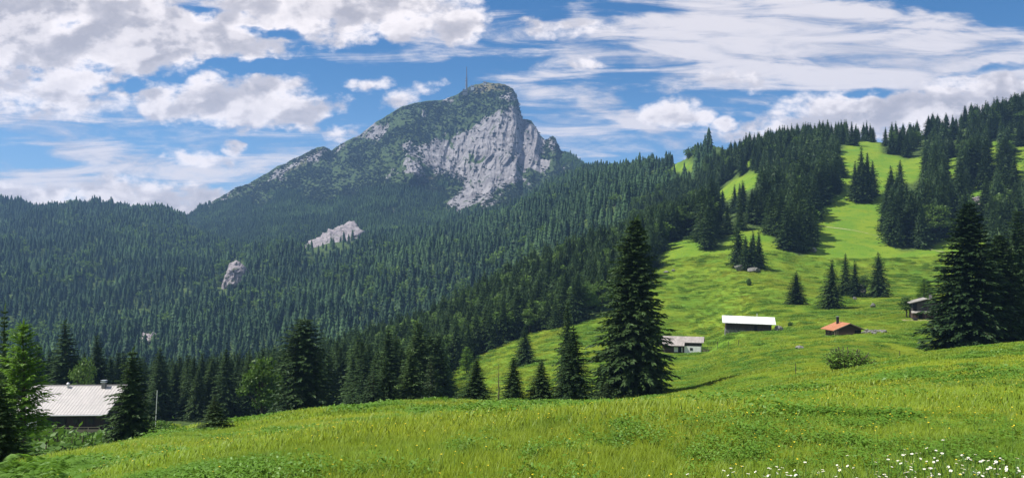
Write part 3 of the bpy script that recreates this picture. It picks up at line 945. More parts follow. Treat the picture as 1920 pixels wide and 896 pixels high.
cA, wA = conifer(185, 17, 3.0, 34, 10, 30, bare=.48, shape=.50, spray=.18, ratio=.24, ragged=.35, gap=.06, up=.45, droop=.4, limbs=True)
cB, wB = conifer(186, 17, 2.6, 16, 5, 12, bare=.26, shape=.40, spray=.16, ratio=.22, ragged=.45, gap=.5, up=.2, droop=.4, limbs=True)
plant_meshes('larch2', unit((merge([cA, cB]), merge([wA, wB])), 17, 6), 'larch')
plant_meshes('double', unit(conifer(190, 20, 4.6, 60, 13, 30, bare=.02, shape=.5, spray=.14, ratio=.32, ragged=.32, droop=.4, limbs=True, round_top=.55, core=.5), 20, 9.2), 'spruce')
for i in range(3):
    plant_meshes('broad%d' % i, unit(broadleaf(200 + i, 12, 3.6, 26, 90, .5), 12, 7.2), 'broad')
plant_meshes('snag', unit(conifer(210, 8, 1.1, 16, 6, 5, bare=.12, shape=.5, spray=.2, ratio=.12, gap=.35, ragged=.5, limbs=True), 8, 2.2), 'deadwood', 'deadwood')

# ------------------------------------------------------------------ named trees near the meadow
SPR = 'spruce tree'
def place(name, key, x, Y, ytop, hw, label, cat=SPR, group=None, ybase=None):
    """x, ytop, hw: bearing, top and half width seen from the path; Y distance in metres (None: from the foot row ybase)"""
    if Y is None:
        X, Y, z = ground_seen(x, ybase, 20)
    else:
        X = (x - CX) / F * Y
        z = hz(X, Y)
    h = (HY - ytop) / F * Y - z
    return tree(name, key, X, Y, h * 1.02, 2 * hw / F * Y, label, cat, group, z=z)

place('spruce_tree', 'hero0', 1192, 122, 400, 66, 'huge broad dark spruce standing alone at the middle of the meadow edge')
place('spruce_tree', 'hero1', 1816, 134, 372, 65, 'tall broad dark spruce beside the grey timber barn, pointed top')
place('spruce_tree', 'hero0', 1874, 139, 432, 52, 'shorter twin of the big spruce by the timber barn, on its right')
place('spruce_tree', 'near0', 1908, 165, 385, 52, 'tall spruce half cut off behind the twin spruces by the barn')
place('spruce_tree', 'near1', 1064, 150, 558, 24, 'slim tall spruce behind the bushier one, left of the huge meadow spruce')
place('spruce_tree', 'near2', 1075, 106, 607, 38, 'bushy spruce in front of the slim tall one, left of the huge spruce')
place('spruce_tree', 'near3', 1015, 107, 674, 33, 'small cone-shaped spruce right of the narrow spruce on the meadow crest')
place('spruce_tree', 'near1', 963, 106, 665, 25, 'narrow loose spruce just right of the bare thin snag')
place('spruce_tree', 'near4', 893, 106, 670, 36, 'broad low spruce just left of the bare thin snag')
place('dead_tree', 'snag', 935, 108, 682, 14, 'bare thin dead conifer between two small spruces', 'dead tree')
place('spruce_tree', 'near3', 985, None, 608, 21, 'lone spruce in the middle of the bright lower meadow', ybase=684)
place('young_spruce', 'young1', 402, None, 740, 30, 'little young spruce alone on the grass beside the dark wood', ybase=809)
place('larch_tree', 'larch1', 875, 262, 648, 13, 'small pale green larch against the dark wood by the lower meadow', 'larch tree')
place('spruce_shrub', 'young2', 1137, 118, 715, 24, 'low dark spruce shrub at the left foot of the huge meadow spruce', 'shrub')
# round the metal-roofed hut
place('larch_tree', 'larch2', 44, 52, 594, 50, 'bright yellow green larch in front of the metal-roofed hut', 'larch tree')
place('spruce_tree', 'near4', 8, 62, 562, 34, 'dark spruce at the left picture edge behind the bright larch')
place('spruce_tree', 'near1', 248, 72, 646, 56, 'dark spruce covering the right end of the metal-roofed hut')
place('spruce_tree', 'near2', 2, 30, 708, 62, 'shaded spruce in the lower left corner in front of the hut')
place('spruce_tree', 'near3', 122, 178, 596, 50, 'broad dark spruce right behind the middle of the metal roof')
place('broadleaf_tree', 'broad0', 158, 172, 668, 26, 'light green leafy tree peeping over the metal roof', 'leafy tree')
place('spruce_tree', 'near0', 182, 190, 622, 30, 'spruce behind the chimney of the metal-roofed hut')
place('spruce_tree', 'near4', 72, 195, 640, 34, 'dark spruce behind the left end of the metal roof')
place('double_spruce', 'double', 570, 128, 590, 54, 'wide round-topped dark spruce rising over the left wood')
place('broadleaf_tree', 'broad1', 490, 138, 664, 40, 'bright green leafy tree left of the wide round-topped spruce', 'leafy tree')
place('spruce_tree', 'young0', 700, 112, 686, 32, 'lighter young spruce at the wood edge, left one of a pair')
place('spruce_tree', 'near0', 724, 116, 666, 30, 'lighter young spruce at the wood edge, right one of a pair')
place('spruce_tree', 'near2', 770, 118, 653, 36, 'grey green young spruce at the wood edge beside a thin layered one')
place('spruce_tree', 'young0', 808, 126, 658, 24, 'thin layered young spruce at the right end of the wood edge')
place('broadleaf_tree', 'broad2', 745, 122, 718, 16, 'small pale leafy sapling between young spruces at the wood edge', 'leafy tree')
# on the hill pasture
place('spruce_tree', 'near1', 1493, None, 508, 20, 'lone cone-shaped spruce on the pasture above the white-roofed shed', ybase=571)
place('spruce_tree', 'near2', 1560, None, 484, 22, 'leftmost and bushiest of the spruces above the red-roofed hut', ybase=578)
place('spruce_tree', 'near3', 1585, None, 473, 16, 'slim tallest spruce above the red-roofed hut', ybase=556)
place('spruce_tree', 'near4', 1603, None, 487, 17, 'spruce beside the pale boulder above the red-roofed hut', ybase=557)
place('broadleaf_tree', 'broad1', 1622, None, 514, 12, 'small leafy tree on top of the pale boulder above the red-roofed hut', 'leafy tree', ybase=552)
place('spruce_tree', 'near0', 1647, None, 471, 20, 'tall spruce standing apart right of the pale boulder', ybase=558)
place('larch_tree', 'larch1', 1733, None, 520, 20, 'small green larch behind the roof of the grey timber barn', 'larch tree', ybase=568)
place('broadleaf_tree', 'broad2', 1700, None, 553, 17, 'small bushy leafy tree at the left wall of the grey timber barn', 'leafy tree', ybase=596)
place('spruce_tree', 'mid1', 1327, None, 384, 19, 'lone dark spruce at the top edge of the pasture left of the rocky knoll', ybase=468)
for i, (x, yt, yb, hw) in enumerate([(1384, 404, 502, 16), (1398, 440, 508, 13), (1412, 430, 506, 14), (1423, 432, 505, 14), (1408, 445, 500, 12)]):
    place('spruce_tree', 'mid%d' % i, x, None, yt, hw, 'dark spruce in the tight clump on the rocky knoll', group='spruces on the rocky knoll', ybase=yb)
for i, (x, yt, yb, hw) in enumerate([(1603, 300, 376, 13), (1615, 272, 378, 17), (1626, 284, 376, 16), (1636, 300, 366, 13), (1610, 310, 379, 14), (1622, 305, 380, 14)]):
    place('spruce_tree', 'mid%d' % (5 - i), x, None, yt, hw, 'dark spruce in the isolated clump in the upper grass corridor', group='spruces in the upper corridor clump', ybase=yb)
place('spruce_tree', 'mid2', 1578, None, 294, 12, 'single spruce at the left edge of the upper grass corridor', ybase=334)
NAMED_SPRUCES = 45

# ------------------------------------------------------------------ the woods: nearest trees one by one, the rest as forest
def jitter_grid(x0, x1, y0, y1, s):
    gx, gy = np.meshgrid(np.arange(x0, x1, s), np.arange(y0, y1, s))
    gx = gx + RNG.uniform(-.48, .48, gx.shape) * s
    gy = gy + RNG.uniform(-.48, .48, gy.shape) * s
    return gx.ravel(), gy.ravel()

def cover_reject(x, y, hpx, polys, keep=0.08, fr=(0, .3, .6, .9)):
    """trees whose body would stand in front of these openings are felled"""
    bad = np.zeros(x.shape, bool)
    for p in polys:
        for f in fr:
            bad |= inpoly(x, y - hpx * f, p)
    return ~bad | (RNG.random(x.shape) < keep)

def woods():
    sets = []
    # near wood and hill, up to 640 m
    X, Y = jitter_grid(-260, 560, 100, 640, 5.6)
    ok = (np.abs(X / Y) < .76)
    X, Y = X[ok], Y[ok]
    Z = H(X, Y)
    x, y = px_of(X, Y, Z)
    f = forest_at(X, Y, Z)
    f &= ~((x < 660) & (Y < 185)) & ~((x >= 660) & (x < 840) & (Y < 150))
    f &= ~((x < 330) & (Y < 200) & (RNG.random(x.shape) < .5))
    f &= RNG.random(x.shape) < np.where((x > 1640) & (Y > 470), .58, np.where(x > 1240, .78, .88))
    X, Y, Z, x, y = X[f], Y[f], Z[f], x[f], y[f]
    hill = np.clip((x - 1180) / 150, 0, 1) * np.clip((Y - 330) / 60, 0, 1)
    h = RNG.uniform(13, 20, len(X)) * (1 - hill) + RNG.uniform(18, 30, len(X)) * hill
    h = np.where(Y > 560, np.minimum(h, RNG.uniform(15, 24, len(X))), h)
    h = np.where(x < 660, h * .92, h)
    left_stand = (x < 860) & (Y < 330)
    k = cover_reject(x, y, h / Y * F, MEADOWS[1:], .05)
    X, Y, Z, x, y, h = [a[k] for a in (X, Y, Z, x, y, h)]
    # ridge rows on the right
    n = 260
    xr = RNG.uniform(1560, 1980, n); Yr = RNG.uniform(690, 765, n)
    Xr = (xr - CX) / F * Yr; Zr = H(Xr, Yr)
    hr = RNG.uniform(13, 22, n) + np.clip((xr - 1780) / 140, 0, 1) * 8
    kp = RNG.random(n) < np.interp(xr, [1560, 1600, 1640, 1700, 1790, 1980], [.7, .45, .25, .4, .6, .8])
    # skyline hill left of it
    X2, Y2 = jitter_grid(90, 560, 640, 800, 6.6)
    Z2 = H(X2, Y2); x2, y2 = px_of(X2, Y2, Z2)
    f2 = forest_at(X2, Y2, Z2) & (x2 > 1180) & (x2 < 2050) & (RNG.random(X2.shape) < np.where(x2 > 1585, .30, .8))
    f2 &= ~((x2 > 1555) & (Y2 > 690))
    h2 = RNG.uniform(14, 23, len(X2))
    f2 &= cover_reject(x2, y2, h2 / Y2 * F, MEADOWS[1:] , .05)
    X = np.concatenate([X, Xr[kp], X2[f2]]); Y = np.concatenate([Y, Yr[kp], Y2[f2]]); Z = np.concatenate([Z, Zr[kp], Z2[f2]])
    h = np.concatenate([h, hr[kp], h2[f2]])
    return X, Y, Z, h
WX, WY, WZ, WH = woods()

def rank_visible(X, Y, Z, h, wrel=.30):
    """painter's count, near to far: how many picture cells of each tree are seen"""
    S = 0.5
    Wd, Hd = 960, 448
    buf = np.zeros((Hd, Wd), bool)
    # ground that hides things: running minimum row per column
    cols = (np.arange(Wd) / S)
    Yl = np.geomspace(6, 800, 300)
    rows = np.empty((Wd, len(Yl)))
    for j, yy in enumerate(Yl):
        rows[:, j] = HY - H0((cols - CX) / F * yy, np.full(Wd, yy)) / yy * F
    run = np.minimum.accumulate(rows, 1)
    vis = np.zeros(len(X), int)
    for i in np.argsort(Y):
        xc = (X[i] / Y[i] * F + CX) * S
        yb = (HY - Z[i] / Y[i] * F) * S; yt = (HY - (Z[i] + h[i]) / Y[i] * F) * S
        hwid = wrel * .5 * h[i] / Y[i] * F * S
        ci = int(xc)
        if not 0 <= ci < Wd: continue
        hor = run[ci, max(0, np.searchsorted(Yl, Y[i] * .97) - 1)] * S
        cnt = 0
        for yy in range(max(0, int(yt)), min(Hd, int(min(yb, hor)) + 1)):
            w = hwid * min(1, (yy - yt + .5) / max(yb - yt, .1) * 1.15)
            a, b = max(0, int(round(xc - w))), min(Wd, int(round(xc + w)) + 1)
            cnt += int((~buf[yy, a:b]).sum())
            buf[yy, a:b] = True
        vis[i] = cnt
    return vis

VIS = rank_visible(WX, WY, WZ, WH)
wx_, wy_ = px_of(WX, WY, WZ)
is_broad = (RNG.random(len(WX)) < np.where((wx_ < 1250) & (wx_ > 640) & (WY > 250), .20, .03))
order = np.argsort(-VIS)
single = np.zeros(len(WX), bool)
cnt_s = cnt_b = 0
for i in order:
    if VIS[i] < 14: break
    if is_broad[i]:
        single[i] = True; cnt_b += 1
    elif cnt_s < 300 - NAMED_SPRUCES:
        single[i] = True; cnt_s += 1

def stand_label(x, y, Y):
    if Y < 335 and x < 660: return ('dark spruce in the wood between the metal-roofed hut and the round-topped spruce', 'spruces of the left wood')
    if x < 860 and Y < 300: return ('dark spruce in the wood behind the lighter young spruces at its edge', 'spruces behind the young wood edge')
    if x < 1130 and y > 560: return ('dark spruce in the wood along the upper edge of the bright lower meadow', 'spruces along the lower meadow')
    if x < 1250: return ('spruce on the wooded spur behind the huge meadow spruce', 'spruces on the wooded spur')
    if x < 1440 and y > 330: return ('dark spruce in the wood along the top of the pasture above the white-roofed shed', 'spruces above the pasture')
    if x < 1600 and Y < 560: return ('dark spruce in the big hillside stand left of the grass corridor', 'spruces left of the grass corridor')
    if x < 1600: return ('small spruce on the skyline knoll left of the grass corridor', 'spruces on the skyline knoll')
    if Y > 600: return ('spruce on the right skyline ridge above the grass corridor', 'spruces on the right ridge')
    return ('dark spruce in the hillside stand right of the grass corridor', 'spruces right of the grass corridor')

for i in np.where(single)[0]:
    lab, grp = stand_label(wx_[i], wy_[i], WY[i])
    if is_broad[i]:
        lab = lab.replace('dark spruce', 'light leafy tree').replace('small spruce', 'light green leafy tree').replace('spruce on', 'leafy tree on')
        grp = grp.replace('spruces', 'leafy trees')
        tree('broadleaf_tree', 'broad%d' % (i % 3), WX[i], WY[i], WH[i] * .72, WH[i] * .5, lab, 'leafy tree', grp, z=WZ[i])
    else:
        key = ('near%d' % (i % 5)) if WY[i] < 230 else 'mid%d' % (i % 6)
        tree('spruce_tree', key, WX[i], WY[i], WH[i], WH[i] * random.uniform(.34, .50), lab, SPR, grp, z=WZ[i])

# instanced forest ---------------------------------------------------------------
def scatter(name, P, rot, scl, idx, sources, label, cat=None, tilt=None):
    """one object of 'stuff': points carrying copies of the source meshes"""
    col = bpy.data.collections.new(name + '_source')
    for i, me in enumerate(sources):
        o = bpy.data.objects.new('%s_%02d' % (name, i), me)
        col.objects.link(o)
    me = bpy.data.meshes.new(name)
    n = len(P)
    me.vertices.add(n)
    me.vertices.foreach_set('co', np.asarray(P, np.float32).ravel())
    def attr(nm, typ, key, arr):
        a = me.attributes.new(nm, typ, 'POINT'); a.data.foreach_set(key, arr)
    if tilt is None: tilt = np.zeros((n, 2))
    attr('rot', 'FLOAT_VECTOR', 'vector', np.stack([tilt[:, 0], tilt[:, 1], rot], 1).astype(np.float32).ravel())
    attr('scl', 'FLOAT_VECTOR', 'vector', np.asarray(scl, np.float32).ravel())
    attr('idx', 'INT', 'value', np.asarray(idx, np.int32))
    o = link(name, me)
    g = bpy.data.node_groups.new(name + '_scatter', 'GeometryNodeTree')
    g.interface.new_socket('Geometry', in_out='INPUT', socket_type='NodeSocketGeometry')
    g.interface.new_socket('Geometry', in_out='OUTPUT', socket_type='NodeSocketGeometry')
    nn = g.nodes.new
    gi, go = nn('NodeGroupInput'), nn('NodeGroupOutput')
    iop = nn('GeometryNodeInstanceOnPoints')
    ci = nn('GeometryNodeCollectionInfo')
    ci.inputs['Collection'].default_value = col
    ci.inputs['Separate Children'].default_value = True
    ci.inputs['Reset Children'].default_value = True
    def na(nm, typ):
        a = nn('GeometryNodeInputNamedAttribute'); a.data_type = typ; a.inputs['Name'].default_value = nm
        return next(s for s in a.outputs if s.enabled and s.name == 'Attribute')
    L = g.links.new
    L(gi.outputs[0], iop.inputs['Points']); L(ci.outputs[0], iop.inputs['Instance'])
    iop.inputs['Pick Instance'].default_value = True
    L(na('idx', 'INT'), iop.inputs['Instance Index'])
    e2r = nn('FunctionNodeEulerToRotation')
    L(na('rot', 'FLOAT_VECTOR'), e2r.inputs[0]); L(e2r.outputs[0], iop.inputs['Rotation'])
    L(na('scl', 'FLOAT_VECTOR'), iop.inputs['Scale'])
    L(iop.outputs[0], go.inputs[0])
    md = o.modifiers.new('scatter', 'NODES'); md.node_group = g
    tag(o, label, cat, kind='stuff')
    return o

def joined(crown_mat, cw, wood=True):
    (cv, cf), (wv, wf) = cw
    if not wood: return np_mesh('far_tree', cv, cf, [M[crown_mat]])
    v, f = merge([(cv, cf), (wv, wf)])
    return np_mesh('far_tree', v, f, [M[crown_mat], M['bark']], np.concatenate([np.zeros(len(cf)), np.ones(len(wf))]))

MIDF = [joined('spruce', unit(conifer(300 + i, 20, 3.2, 22, 8, 7, bare=.05, shape=.58 + .08 * i, spray=.34, ratio=.42, ragged=.32, core=.85), 20, 6.4)) for i in range(5)]
FARF = []
for i in range(6):
    v_, f_ = skirts(320 + i, 1, .5, (7, 6, 8, 6, 7, 5)[i], (6, 7, 6, 5, 7, 6)[i], (.65, .8, .55, .7, .9, .5)[i])
    FARF.append(np_mesh('far_tree', v_, f_, [M['forest']]))
BRDM = [joined('beech', unit(broadleaf(340 + i, 12, 3.6, 16, 26, 1.0), 12, 7.2)) for i in range(2)]
BRDF = [joined('beech', unit(broadleaf(350 + i, 12, 3.6, 9, 9, 2.0), 12, 7.2)) for i in range(2)]

def forest(name, X, Y, Z, h, broad, srcs, srcb, label, wr=(.36, .56)):
    n = len(X)
    w = h * RNG.uniform(*wr, n)
    w = np.where(broad, h * .62, w)
    hh = np.where(broad, h * .75, h)
    idx = np.where(broad, len(srcs) + RNG.integers(0, max(1, len(srcb)), n), RNG.integers(0, len(srcs), n))
    scatter(name, np.stack([X, Y, Z - .03 * h], 1), RNG.uniform(0, 6.28, n), np.stack([w, w, hh], 1), idx, srcs + srcb, label, 'forest',
            RNG.normal(0, .035, (n, 2)))

r = ~single
forest('forest', WX[r], WY[r], WZ[r], WH[r], is_broad[r], MIDF, BRDM, 'dense dark spruce forest covering the near spur and the right hill')

def far_forest():
    X, Y = jitter_grid(-1700, 1300, 600, 2250, 8.4)
    ok = (np.abs(X / Y) < .78)
    X, Y = X[ok], Y[ok]
    Z = H(X, Y)
    x, y = px_of(X, Y, Z)
    f = forest_at(X, Y, Z) & ~((x > 1180) & (Y < 800)) & ~((x > 1340) & (Y > 800)) & (Y > 640)
    f &= ~((x > 350) & (Y > 1850) & (x < 1000))
    f &= RNG.random(x.shape) < np.clip(.93 - 1.3 * np.clip(fbm(X / 70, Y / 60, 79, 3) - .28, 0, 1), .2, 1)
    X, Y, Z, x, y = [a[f] for a in (X, Y, Z, x, y)]
    h = (8 + 19 * RNG.beta(1.8, 2.4, len(X)) + 5 * (RNG.random(len(X)) < .06) + np.clip((Y - 1900) / 120, 0, 1) * np.clip((420 - x) / 60, 0, 1) * RNG.uniform(2, 9, len(X))) * (1 + .25 * fbm(X / 90, Y / 90, 77, 2))
    broad = RNG.random(len(X)) < np.clip(.10 + .85 * fbm(X / 110, Y / 150, 78, 4), .02, .7)
    k = cover_reject(x, y, h / Y * F, MEADOWS[1:3], .06) & cover_reject(x, y, h / Y * F, [p for p, _ in OUTCROPS], .12, (0, .3, .6))
    X, Y, Z, h, broad = [a[k] for a in (X, Y, Z, h, broad)]
    forest('valley_forest', X, Y, Z, h, broad, FARF, BRDF, 'hazy mixed forest covering the far side of the valley')
far_forest()

def mountain_woods():
    P = MNT['P']; nr, nc = P.shape[:2]
    n = 60000
    i = RNG.integers(0, nr - 1, n); j = RNG.integers(0, nc - 1, n)
    # area weighting
    e1 = P[1:, :-1] - P[:-1, :-1]; e2 = P[:-1, 1:] - P[:-1, :-1]
    area = np.linalg.norm(np.cross(e1, e2), axis=-1)
    pr = (area / area.sum()).ravel()
    pick = RNG.choice(len(pr), n, p=pr)
    i, j = pick // (nc - 1), pick % (nc - 1)
    a, b = RNG.random(n)[:, None], RNG.random(n)[:, None]
    Q = P[i, j] + e1[i, j] * a + e2[i, j] * b
    y = MNT['y'][i, j]; x = MNT['x'][i, j]; rk = MNT['rock'][i, j]
    tl = np.interp(x, [300, 400, 600, 800, 900, 1000, 1100], [405, 398, 368, 372, 385, 360, 300])     # tree line
    nz = 26 * fbm(Q[:, 0] / 90, Q[:, 2] / 60, 12, 3)
    wood = (y + 2.2 * nz > tl) & (rk < .45) & (RNG.random(n) < .95)
    k = cover_reject(x, y, np.full(n, 12.), [p for p, _ in OUTCROPS] + [q for q, w in ROCKS[:2]], .35)
    s = wood & k
    h = RNG.uniform(8, 17, n)
    broad = RNG.random(n) < np.clip(.12 + .8 * fbm(Q[:, 0] / 100, Q[:, 2] / 60, 14, 4), .02, .7)
    forest('mountain_forest', Q[s, 0], Q[s, 1], Q[s, 2], h[s], broad[s], FARF, BRDF, 'hazy spruce forest on the lower slopes of the mountain')
    s2 = ~wood & (RNG.random(n) < np.clip(1.0 - 1.3 * rk, .05, 1) * np.clip(.75 + 1.2 * fbm(Q[:, 0] / 60, Q[:, 2] / 40, 15, 3), .05, 1)) & (MNT['t'][i, j] < .992)
    bs = [np_mesh('pine_scrub', *broadleaf(360 + q, 1, .75, 6, 9, .5, .05)[0], [M['pine']]) for q in range(3)]
    m = int(s2.sum())
    sz = RNG.uniform(2.0, 5.0, m)
    scatter('dwarf_pine_scrub', Q[s2] - np.array([0, 0, .3]), RNG.uniform(0, 6.28, m), np.stack([sz * 1.3, sz * 1.3, sz * .8], 1), RNG.integers(0, 3, m), bs,
            'dark dwarf pine scrub on the upper mountain slopes', 'scrub')
mountain_woods()
# ------------------------------------------------------------------ crags in the far woods
def crag(poly, Y, depth, label, seed, amp=1.0, lean=0.5, jag=1.0):
    """a bulging rock face of its own; outline given as bearings, built at its real distance and size"""
    c = np.mean(np.array(poly), 0)
    na, nr = 96, 40
    rng = np.random.default_rng(seed)
    ang = np.linspace(0, 2 * math.pi, na, endpoint=False)
    R = []
    for a in ang:
        best = 1
        for s in np.linspace(1, 140, 280):
            if inpoly(np.array([c[0] + math.cos(a) * s]), np.array([c[1] + math.sin(a) * s]), poly)[0]: best = s
        R.append(best)
    R = np.array(R)
    R = R * (1 + .08 * jag * rng.standard_normal(na)) * (1 + jag * (.12 * np.sin(ang * 5 + seed) + .10 * np.sin(ang * 11 + 2 * seed)))
    rr = np.linspace(0, 1, nr)
    A, Q = np.meshgrid(ang, rr)
    x = c[0] + np.cos(A) * R[None] * Q; y = c[1] + np.sin(A) * R[None] * Q
    D = Y - depth * np.sqrt(np.clip(1 - Q ** 2, 0, 1)) * .8 + (c[1] - y) * lean * Y / F
    D = D - amp * (depth * .5 * ridged(x / 18, y / 26, seed, 4) + depth * .25 * fbm(x / 6, y / 8, seed + 5, 3)) * np.clip((1 - Q) / .15, 0, 1)
    P = np.stack([(x - CX) / F * D, D, (HY - y) / F * D], -1)
    back = P[-1] + np.array([0, depth * 1.4, -depth * .5])
    P = np.concatenate([P, back[None]], 0)
    n0, n1 = P.shape[:2]
    idx = np.arange(n0 * n1).reshape(n0, n1)
    nx = np.roll(idx, -1, 1)
    q = np.stack([idx[:-1], nx[:-1], nx[1:], idx[1:]], -1).reshape(-1, 4)
    o = link('rock_outcrop', np_mesh('rock_outcrop', P.reshape(-1, 3), q, [M['crag']], smooth=False))
    tag(o, label, 'rock outcrop')
def seat(x, y, y0=640, y1=2200):
    return ground_seen(x, y, y0, y1)[1]
crag(OUTCROPS[0][0], seat(436, 530) - 6, 14, 'narrow pale rock tower sticking out of the valley forest', 501, lean=.35, jag=.3)
crag(OUTCROPS[1][0], seat(622, 455) - 4, 12, 'broad pinkish scree face high in the forest below the mountain', 502, lean=1.6, amp=1.0, jag=.55)
crag(OUTCROPS[2][0], seat(276, 640) - 6, 10, 'small grey crag low in the valley forest above the left wood', 503, lean=.6)

# ------------------------------------------------------------------ building helpers
class Build:
    def __init__(s): s.bm = bmesh.new()
    def box(s, x0, x1, y0, y1, z0, z1):
        v = [s.bm.verts.new(p) for p in ((x0,y0,z0),(x1,y0,z0),(x1,y1,z0),(x0,y1,z0),(x0,y0,z1),(x1,y0,z1),(x1,y1,z1),(x0,y1,z1))]
        for f in ((0,3,2,1),(4,5,6,7),(0,1,5,4),(1,2,6,5),(2,3,7,6),(3,0,4,7)): s.bm.faces.new([v[i] for i in f])
        return s
    def prism(s, poly, a, b, axis='x'):
        """poly in (y,z) pushed along x, or in (x,z) pushed along y"""
        f = (lambda p, t: (t, p[0], p[1])) if axis == 'x' else (lambda p, t: (p[0], t, p[1]))
        lo = [s.bm.verts.new(f(p, a)) for p in poly]; hi = [s.bm.verts.new(f(p, b)) for p in poly]
        n = len(poly)
        s.bm.faces.new(lo); s.bm.faces.new(hi[::-1])
        for i in range(n): s.bm.faces.new((lo[i], hi[i], hi[(i + 1) % n], lo[(i + 1) % n]))
        return s
    def rod(s, p0, p1, r0, r1=None, k=8):
        r1 = r0 if r1 is None else r1
        p0, p1 = Vector(p0), Vector(p1)
        d = (p1 - p0).normalized()
        a = d.orthogonal().normalized(); b = d.cross(a)
        lo, hi = [], []
        for i in range(k):
            t = 2 * math.pi * i / k
            o = a * math.cos(t) + b * math.sin(t)
            lo.append(s.bm.verts.new(p0 + o * r0)); hi.append(s.bm.verts.new(p1 + o * r1))
        for i in range(k): s.bm.faces.new((lo[i], lo[(i + 1) % k], hi[(i + 1) % k], hi[i]))
        s.bm.faces.new(lo[::-1]); s.bm.faces.new(hi)
        return s
    def done(s, name, m, parent=None, bevel=0.0):
        bmesh.ops.recalc_face_normals(s.bm, faces=s.bm.faces)
        if bevel:
            bmesh.ops.bevel(s.bm, geom=list(s.bm.edges), offset=bevel, segments=1, affect='EDGES')
        me = bpy.data.meshes.new(name)
        s.bm.to_mesh(me); s.bm.free()
        me.materials.append(m)
        return link(name, me, parent)

W = dict(
 dark=m_boards('dark_timber', (0.030, 0.022, 0.017), (0.085, 0.062, 0.045), .22, 0),
 darkh=m_boards('dark_log_wall', (0.045, 0.030, 0.023), (0.13, 0.085, 0.062), .24, 2),
 grey=m_boards('grey_weathered_boards', (0.030, 0.026, 0.025), (0.10, 0.09, 0.085), .30, 0),
 brown=m_boards('brown_planks', (0.10, 0.06, 0.045), (0.24, 0.15, 0.115), .30, 2),
 pale=m_boards('pale_planks', (0.30, 0.23, 0.17), (0.48, 0.38, 0.29), .16, 2),
 metal=m_roof('metal_sheet_roof', (0.39, 0.365, 0.35), (0.47, 0.435, 0.415), .62, .55, 0.0, .15),
 white=m_roof('white_sheet_roof', (0.82, 0.82, 0.80), (0.70, 0.70, 0.69), .9, .45, 0.0, .3),
 shingle=m_roof('grey_shingle_roof', (0.26, 0.23, 0.21), (0.38, 0.34, 0.32), .35, .8, 0.0, .4),
 tile=m_roof('orange_tile_roof', (0.35, 0.135, 0.062), (0.43, 0.19, 0.095), .32, .8, 0.0, .3),
 old=m_roof('old_grey_roof', (0.22, 0.205, 0.18), (0.34, 0.32, 0.28), .3, .85, 0.0, .4),
 plaster=m_simple('white_plaster', (0.78, 0.78, 0.77), (0.66, 0.66, 0.64), (1, 1, 1), .9, 1.6, .01),
 black=m_flat('black_metal', (0.02, 0.02, 0.02), .6),
 hole=m_flat('dark_opening', (0.012, 0.011, 0.010), .9),
 steel=m_flat('galvanised_steel', (0.55, 0.56, 0.58), .45, .6),
 pole=m_flat('white_painted_pole', (0.78, 0.78, 0.76), .5),
 mast=m_flat('mast_grey_paint', (0.14, 0.145, 0.17), .6),
 glass=m_flat('dark_window_glass', (0.03, 0.035, 0.04), .1),
)
def gable(rise0, rise1, half, th):
    """cross-section of one roof slope pair: eave height, ridge height, half width, thickness"""
    return [(-half, rise0), (0, rise1), (half, rise0), (half, rise0 + th), (0, rise1 + th), (-half, rise0 + th)]

